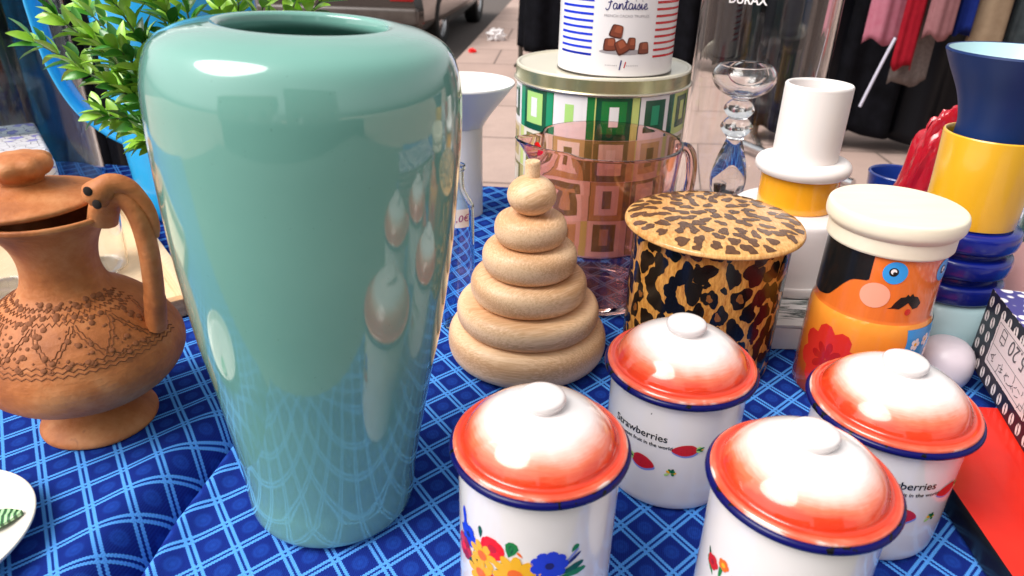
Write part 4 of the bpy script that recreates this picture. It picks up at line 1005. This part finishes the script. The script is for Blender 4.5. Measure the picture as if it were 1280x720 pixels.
# far rail across the middle
a, ang, L = rail('clothes_rail', (.03, 6.85, 0), (3.0, 6.35, 0), 1.62, 'far clothes rail with a dark post, beyond the white funnel vase and tins')
dirv = Vector((math.cos(ang), math.sin(ang), 0))
rnd = random.Random(5)
greens = [M['black_cloth'], M['black_satin'], fab('charcoal', (.004, .005, .005), (.009, .009, .010)), M['black_cloth']]
nA = 8
for k in range(nA):
    s = .28 + k * (L - .4) / (nA - 1); p = a + dirv * s
    garment('long_coat', p.x, p.y, ang + rnd.uniform(-.15, .15), 1.53, .02 + .10 * rnd.random() if k > 1 else .15, .52, .30, greens[k % 4], 'long black coat on the far clothes rail', 'coat', 'long black coats on the far rail', 5 + k % 3, k)
for s, zh, m, lab in ((2.05, .72, fab('rust_knit', (.34, .12, .035), (.46, .19, .07), 60), 'rust orange knitted top on the far rail, seen through the glass cylinder'), (2.62, .55, fab('olive_grey', (.10, .09, .06), (.16, .14, .10)), 'olive grey top on the far rail, seen through the right side of the glass cylinder')):
    p = a + dirv * s + Vector((-.05, -.25, 0)); garment('knitted_top', p.x, p.y, ang, 1.52, zh, .42, .12, m, lab, 'top', None, 6, int(s * 9))
# near rail at the right
a, ang, L = rail('clothes_rail', (1.45, 4.25, 0), (4.3, 4.05, 0), 1.60, 'nearer clothes rail at the right, behind the blue mug and foil packet')
dirv = Vector((math.cos(ang), math.sin(ang), 0))
for k in range(7):
    s = .22 + k * .36; p = a + dirv * s + Vector((0, .06, 0))
    garment('long_dress', p.x, p.y, ang + rnd.uniform(-.12, .12), 1.50, .085 + .03 * (k % 2), .50, .34, [M['black_satin'], M['black_cloth']][k % 2], 'long black dress on the nearer rail', 'dress', 'long black dresses on the nearer rail', 5 + k % 2, 40 + k)
def hang(name, x, zh, w, m, lab, cat, seed, dy=-.28, d=.10, tilt=.12, flare=1.1, folds=4):
    o = garment(name, x, 4.08 + dy, ang + .1, 1.50, zh, w, d, m, lab, cat, None, folds, seed, flare); o.rotation_euler = (0, 0, ang + .1); return o
hang('pink_blouse', 1.835, .665, .155, fab('pink_cotton', (.75, .22, .32), (.82, .30, .40)), 'bright pink blouse hanging on the nearer rail', 'blouse', 61)
hang('red_scarf', 1.945, .55, .095, fab('red_wool', (.50, .01, .03), (.62, .02, .04)), 'narrow red scarf hanging beside the pink blouse', 'scarf', 62, dy=-.33, d=.06)
hang('grey_cardigan', 2.035, .46, .16, fab('grey_knit', (.24, .19, .18), (.36, .29, .27), 70), 'mottled grey knitted cardigan right of the red scarf', 'cardigan', 63, dy=-.24)
hang('pink_cardigan', 2.065, .70, .12, fab('dusty_pink', (.52, .22, .24), (.60, .28, .30)), 'dusty pink knit over the grey cardigan', 'cardigan', 64, dy=-.36, d=.06)
hang('beige_trousers', 2.34, .62, .15, fab('beige_cotton', (.52, .36, .23), (.62, .45, .30)), 'beige trousers hanging above the navy flared cup', 'trousers', 65, dy=-.30, folds=2)
hang('blue_shirt', 2.215, .72, .08, fab('royal_blue', (.012, .03, .26), (.02, .05, .34)), 'royal blue shirt beside the beige trousers', 'shirt', 66, dy=-.30)
hang('grey_jacket', 2.53, .62, .12, fab('blue_grey', (.06, .075, .085), (.10, .12, .13)), 'blue grey jacket right of the beige trousers', 'jacket', 67, dy=-.28)
b = bmesh.new(); tube(b, spl([(1.838, 3.66, .70), (1.80, 3.67, .55), (1.755, 3.68, .36)], 5), .0075, 8)
tag(finish('hanging_cord', b, mat('cord_lilac', (.5, .48, .58), .5), smooth=True), 'thin pale cord hanging below the pink blouse', 'cord')
b = bmesh.new(); tube(b, [(1.60, 3.42, .02), (1.60, 3.42, .05)], .02, 10); tube(b, [(1.28, 4.02, .055), (1.66, 3.36, .055)], .022, 10)
tag(finish('rail_bar', b, M['chrome']), 'metal foot bar of a rail lying on the pavement behind the stepped jar', 'bar')
# rail of dark clothes at the left
a, ang, L = rail('clothes_rail', (-3.0, 2.25, 0), (-1.0, 2.15, 0), 1.60, 'clothes rail full of black garments at the far left')
dirv = Vector((math.cos(ang), math.sin(ang), 0))
for k in range(6):
    s = .22 + k * .345; p = a + dirv * s
    garment('black_garment', p.x, p.y, ang + rnd.uniform(-.1, .1), 1.50, .10, .44, .30, [M['black_cloth'], M['black_satin']][k % 2], 'long black garment on the left rail', 'garment', 'long black garments on the left rail', 5 + k % 3, 80 + k)
garment('brown_skirt', -1.66, 1.98, ang, 1.48, .62, .16, .12, fab('rust_brown', (.16, .045, .018), (.24, .075, .03)), 'rust brown skirt on the left rail, seen through the large glass cylinder', 'skirt', None, 4, 91)
garment('grey_scarf', -1.52, 1.97, ang, 1.48, .45, .075, .05, fab('greige', (.20, .16, .13), (.30, .25, .21)), 'narrow greige scarf on the left rail beside the brown skirt', 'scarf', None, 3, 92)

# parked car beyond the kerb
t = bpy.data.objects.new('parked_car', None); COL.objects.link(t); t.location = (-1.80, 7.55, -.10); t.rotation_euler = (0, 0, R(-6)); tag(t, 'dark parked car at the kerb, only its lower rear corner showing above the teal vase', 'car')
cp = mat('dark_car_paint', (.03, .025, .022), .18, metal=.3, coat=1)
def car_body():
    b = bmesh.new(); sec = [(0, .32, .62, .80), (.08, .26, .70, .86), (.5, .24, .92, .88), (1.1, .22, .95, .90), (3.1, .22, .93, .90), (4.1, .24, .80, .86), (4.35, .30, .62, .78)]
    rings = []
    for y, z0, z1, w in sec:
        P = [(-w + .05, z0), (-w, z0 + .10), (-w, (z0 + z1) / 2), (-w + .03, z1 - .03), (-w + .12, z1), (w - .12, z1), (w - .03, z1 - .03), (w, (z0 + z1) / 2), (w, z0 + .10), (w - .05, z0)]
        rings.append([b.verts.new((x, y, z)) for x, z in P])
    for A, B in zip(rings, rings[1:]):
        for i in range(10): b.faces.new((A[i], A[(i + 1) % 10], B[(i + 1) % 10], B[i]))
    b.faces.new(rings[0][::-1]); b.faces.new(rings[-1]); bmesh.ops.recalc_face_normals(b, faces=b.faces[:]); return b
finish('body', car_body(), cp, t, sharp=30)
b = bmesh.new(); ring = []
for y, z, w in ((.45, .93, .78), (.95, 1.42, .62), (2.3, 1.44, .62), (3.0, .93, .78)): ring.append([b.verts.new((-w, y, z)), b.verts.new((w, y, z))])
for A, B in zip(ring, ring[1:]): b.faces.new((A[0], A[1], B[1], B[0]))
b.faces.new([r[0] for r in ring][::-1]); b.faces.new([r[1] for r in ring]); b.faces.new((ring[0][0], ring[-1][0], ring[-1][1], ring[0][1]))
bmesh.ops.recalc_face_normals(b, faces=b.faces[:]); finish('cabin', b, mat('car_glass', (.02, .022, .025), .05), t, sharp=30)
for sx_ in (-.80, .80):
    for y in (.85, 3.45):
        b = bmesh.new(); lathe(b, [(.19, -.09), (.29, -.10), (.32, -.08), (.32, .08), (.29, .10), (.19, .09)], 40); w = finish('wheel', b, mat('tyre_rubber', (.012, .012, .012), .8), t, loc=(sx_, y, .32), rot=(0, R(90), 0))
        b = bmesh.new(); lathe(b, [(0, .07), (.05, .085), (.19, .06), (.195, .09), (.195, -.09), (0, -.06)], 30); finish('hubcap', b, M['chrome'], w)
for sx_ in (-.66, .66):
    b = bmesh.new(); box(b, sx_ - .12, sx_ + .12, -.012, .06, .56, .68, 0, .01); finish('tail_light', b, mat('tail_red', (.35, .01, .01), .15), t)
b = bmesh.new(); box(b, -.82, .82, -.06, .06, .34, .50, 0, .03, 3); finish('bumper', b, varied('bumper', (.06, .045, .04), (.10, .08, .07), 8, .3), t)
# unseen houses, added to give the vase shoulder a skyline to mirror
def house(x, y, w, d, h, rh, col, lab, n, fl):
    t = bpy.data.objects.new('house', None); COL.objects.link(t); t.location = (x, y, -.10); tag(t, lab, 'house', 'houses added out of view')
    b = bmesh.new(); box(b, -w / 2, w / 2, -d, 0, 0, h); finish('wall', b, varied('plaster_%d' % n, col, tuple(q * 1.15 for q in col), 2, .85), t, smooth=False)
    b = bmesh.new(); v = [b.verts.new(q) for q in ((-w / 2 - .2, .25, h), (w / 2 + .2, .25, h), (w / 2 + .2, -d - .2, h), (-w / 2 - .2, -d - .2, h), (-w / 2 - .2, -d / 2, h + rh), (w / 2 + .2, -d / 2, h + rh))]
    for q in ((0, 1, 5, 4), (2, 3, 4, 5), (0, 4, 3), (1, 2, 5), (0, 3, 2, 1)): b.faces.new([v[k] for k in q])
    bmesh.ops.recalc_face_normals(b, faces=b.faces[:]); finish('roof', b, varied('roof_tiles_%d' % n, (.16, .07, .045), (.24, .11, .07), 9, .8), t, smooth=False)
    for f_ in range(fl):
        for k in range(int(w // 2)):
            cx = -w / 2 + (k + .5) * w / int(w // 2); z0 = 1.0 + f_ * 2.7
            b = bmesh.new()
            for q in ((cx - .55, cx - .45, z0, z0 + 1.5), (cx + .45, cx + .55, z0, z0 + 1.5), (cx - .45, cx + .45, z0 + 1.4, z0 + 1.5), (cx - .45, cx + .45, z0, z0 + .1)): box(b, q[0], q[1], .002, .07, q[2], q[3])
            fr_ = finish('window', b, M['matt_white'], t, smooth=False)
            b = bmesh.new(); box(b, cx - .45, cx + .45, .003, .02, z0 + .1, z0 + 1.4); finish('pane', b, mat('window_pane', (.02, .025, .03), .05), fr_, smooth=False)
house(-6.2, -9.5, 9.0, 7, 4.2, 1.6, (.30, .25, .20), 'low beige house added out of view, mirrored left on the vase shoulder', 1, 1)
house(3.6, -10.5, 7.6, 7, 6.6, 1.9, (.24, .22, .21), 'taller grey house added out of view, mirrored right on the vase shoulder', 2, 2)
# unseen grey cloth, added to give the lower vase a neutral reflection
b = bmesh.new(); gx = [-1.4 + .05 * k for k in range(49)]; gy = [(.212 - .07 * j, 0) for j in range(15)]
rows_ = []
for x in gx:
    rows_.append([b.verts.new((x, .212 - .07 * j, TZ - .03 + .0015 * noise.noise(Vector((x * 6, j, 2))))) for j in range(15)] + [b.verts.new((x, -.775 + .01 * math.sin(x * 20) * k, TZ - .03 - .1 * k)) for k in range(1, 7)])
for A, B in zip(rows_, rows_[1:]):
    for j in range(len(A) - 1): b.faces.new((A[j], A[j + 1], B[j + 1], B[j]))
bmesh.ops.recalc_face_normals(b, faces=b.faces[:])
tag(finish('added_tablecloth', b, fab('plain_grey_cloth', (.26, .29, .26), (.36, .38, .35))), 'plain grey cloth added out of view in front, mirrored in the lower teal vase', 'tablecloth')
# unseen dark stall, added to replace bright paving in the vase reflection
t = thing('added_stall', (.2, -2.7, -TZ), 'dark draped stall table added out of view, mirrored in the upper half of the teal vase', 'stall')
b = bmesh.new(); N_ = 160; ring0 = []; ring1 = []
for k in range(N_):
    a = 2 * math.pi * k / N_; sx_ = max(-1, min(1, 1.35 * math.cos(a))) * 2.9; sy_ = max(-1, min(1, 1.35 * math.sin(a))) * .55; w = 1 + .012 * math.sin(k * 1.9)
    ring0.append(b.verts.new((sx_, sy_, .82))); ring1.append(b.verts.new((sx_ * w, sy_ * (1 + .06 * math.sin(k * 1.9)), .03)))
for k in range(N_): b.faces.new((ring0[k], ring1[k], ring1[(k + 1) % N_], ring0[(k + 1) % N_]))
b.faces.new(ring0); bmesh.ops.recalc_face_normals(b, faces=b.faces[:]); finish('drape', b, fab('stall_drape', (.045, .07, .065), (.06, .09, .085)), t)
VS = None  # white carafes out of view, added as pale shapes for the vase to mirror
for k, (vx, vy, sc4, lab) in enumerate(((-1.3, -2.45, 1.0, 'white carafe added on the unseen stall, mirrored at the left of the teal vase'), (-.45, -2.6, 1.5, 'tallest white carafe added on the unseen stall, mirrored in the teal vase'), (.35, -2.4, .8, 'smallest white carafe added on the unseen stall, mirrored in the teal vase'))):
    if VS is None:
        b = bmesh.new(); lathe(b, shell(spl([(.06, 0), (.075, .01), (.09, .10), (.06, .22), (.035, .30), (.05, .36)], 5), .004), 48); VS = finish('carafe', b, M['white_porcelain']); o = VS
    else: o = VS.copy(); COL.objects.link(o)
    o.location = (vx, vy, .825); o.scale = (sc4,) * 3; tag(o, lab, 'carafe', 'carafes added out of view')
# litter
def crumple(name, loc, r, m, lab, cat, seed):
    b = bmesh.new(); bmesh.ops.create_icosphere(b, subdivisions=4, radius=1)
    for v2 in b.verts:
        p = v2.co.copy(); p *= .7 + abs(noise.noise(p * 2 + Vector((seed, 0, 0)))) * .9 + abs(noise.noise(p * 4.5)) * .3; v2.co = Vector((p.x * r, p.y * r * .8, max(p.z * r * .7 + r * .5, 0)))
    return tag(finish(name, b, m, loc=loc, sharp=20), lab, cat)
crumple('paper_tissue', (-.235, 8.35, 0), .10, M['paper'], 'crumpled white tissue on the pavement near the parked car', 'tissue', 3)
crumple('litter_scrap', (-.455, 7.45, 0), .035, M['bright_red_ink'], 'small red scrap of litter on the pavement edge', 'litter', 7)

# ------------------------------------------------------------------ light, camera, render
SUN_EL, SUN_AZ = R(52), R(-62)                      # the bright part of the sky is up to the left, slightly behind the camera
wd = bpy.data.worlds.new('World'); scene.world = wd; wd.use_nodes = True
nt = wd.node_tree; bg = nt.nodes['Background']
sky = nt.nodes.new('ShaderNodeTexSky'); sky.sky_type = 'NISHITA'; sky.sun_disc = False; sky.sun_elevation = SUN_EL; sky.air_density = 1.0; sky.dust_density = 4.0; sky.ozone_density = 1.0
d = Vector((-math.cos(SUN_EL) * math.sin(R(62)), -math.cos(SUN_EL) * math.cos(R(62)), math.sin(SUN_EL)))
sky.sun_rotation = math.atan2(d.x, d.y)
hs = nt.nodes.new('ShaderNodeHueSaturation'); hs.inputs['Saturation'].default_value = .06
nt.links.new(sky.outputs[0], hs.inputs['Color']); nt.links.new(hs.outputs[0], bg.inputs['Color']); bg.inputs['Strength'].default_value = .092
sl = bpy.data.lights.new('sun', 'SUN'); sl.energy = 1.5; sl.angle = R(42); sl.color = (1, .95, .88)
so = bpy.data.objects.new('sun', sl); COL.objects.link(so); so.rotation_euler = d.to_track_quat('Z', 'Y').to_euler(); so.location = (-3, -3, 6)
cam = bpy.data.cameras.new('camera'); co = bpy.data.objects.new('camera', cam); COL.objects.link(co)
cam.sensor_width = 36; cam.lens = 890 / 1280 * 36; cam.clip_start = .02; cam.clip_end = 2000
co.location = (0, 0, TZ + .40)
rt = Vector((1, 0, 0)); p = R(27); fw = Vector((0, math.cos(p), -math.sin(p))); up = rt.cross(fw); rl = R(1.3)
rt2 = rt * math.cos(rl) + up * math.sin(rl); up2 = rt2.cross(fw)
co.matrix_world = Matrix(((rt2.x, up2.x, -fw.x, 0), (rt2.y, up2.y, -fw.y, 0), (rt2.z, up2.z, -fw.z, TZ + .40), (0, 0, 0, 1)))
cam.dof.use_dof = True; cam.dof.focus_distance = .62; cam.dof.aperture_fstop = 11
scene.camera = co
scene.view_settings.view_transform = 'Standard'; scene.view_settings.look = 'None'; scene.view_settings.exposure = 1.08; scene.view_settings.gamma = 1
scene.render.engine = 'CYCLES'
cy = scene.cycles; cy.max_bounces = 14; cy.transmission_bounces = 12; cy.glossy_bounces = 6; cy.transparent_max_bounces = 12; cy.diffuse_bounces = 4; cy.sample_clamp_indirect = 6
cy.use_denoising = True
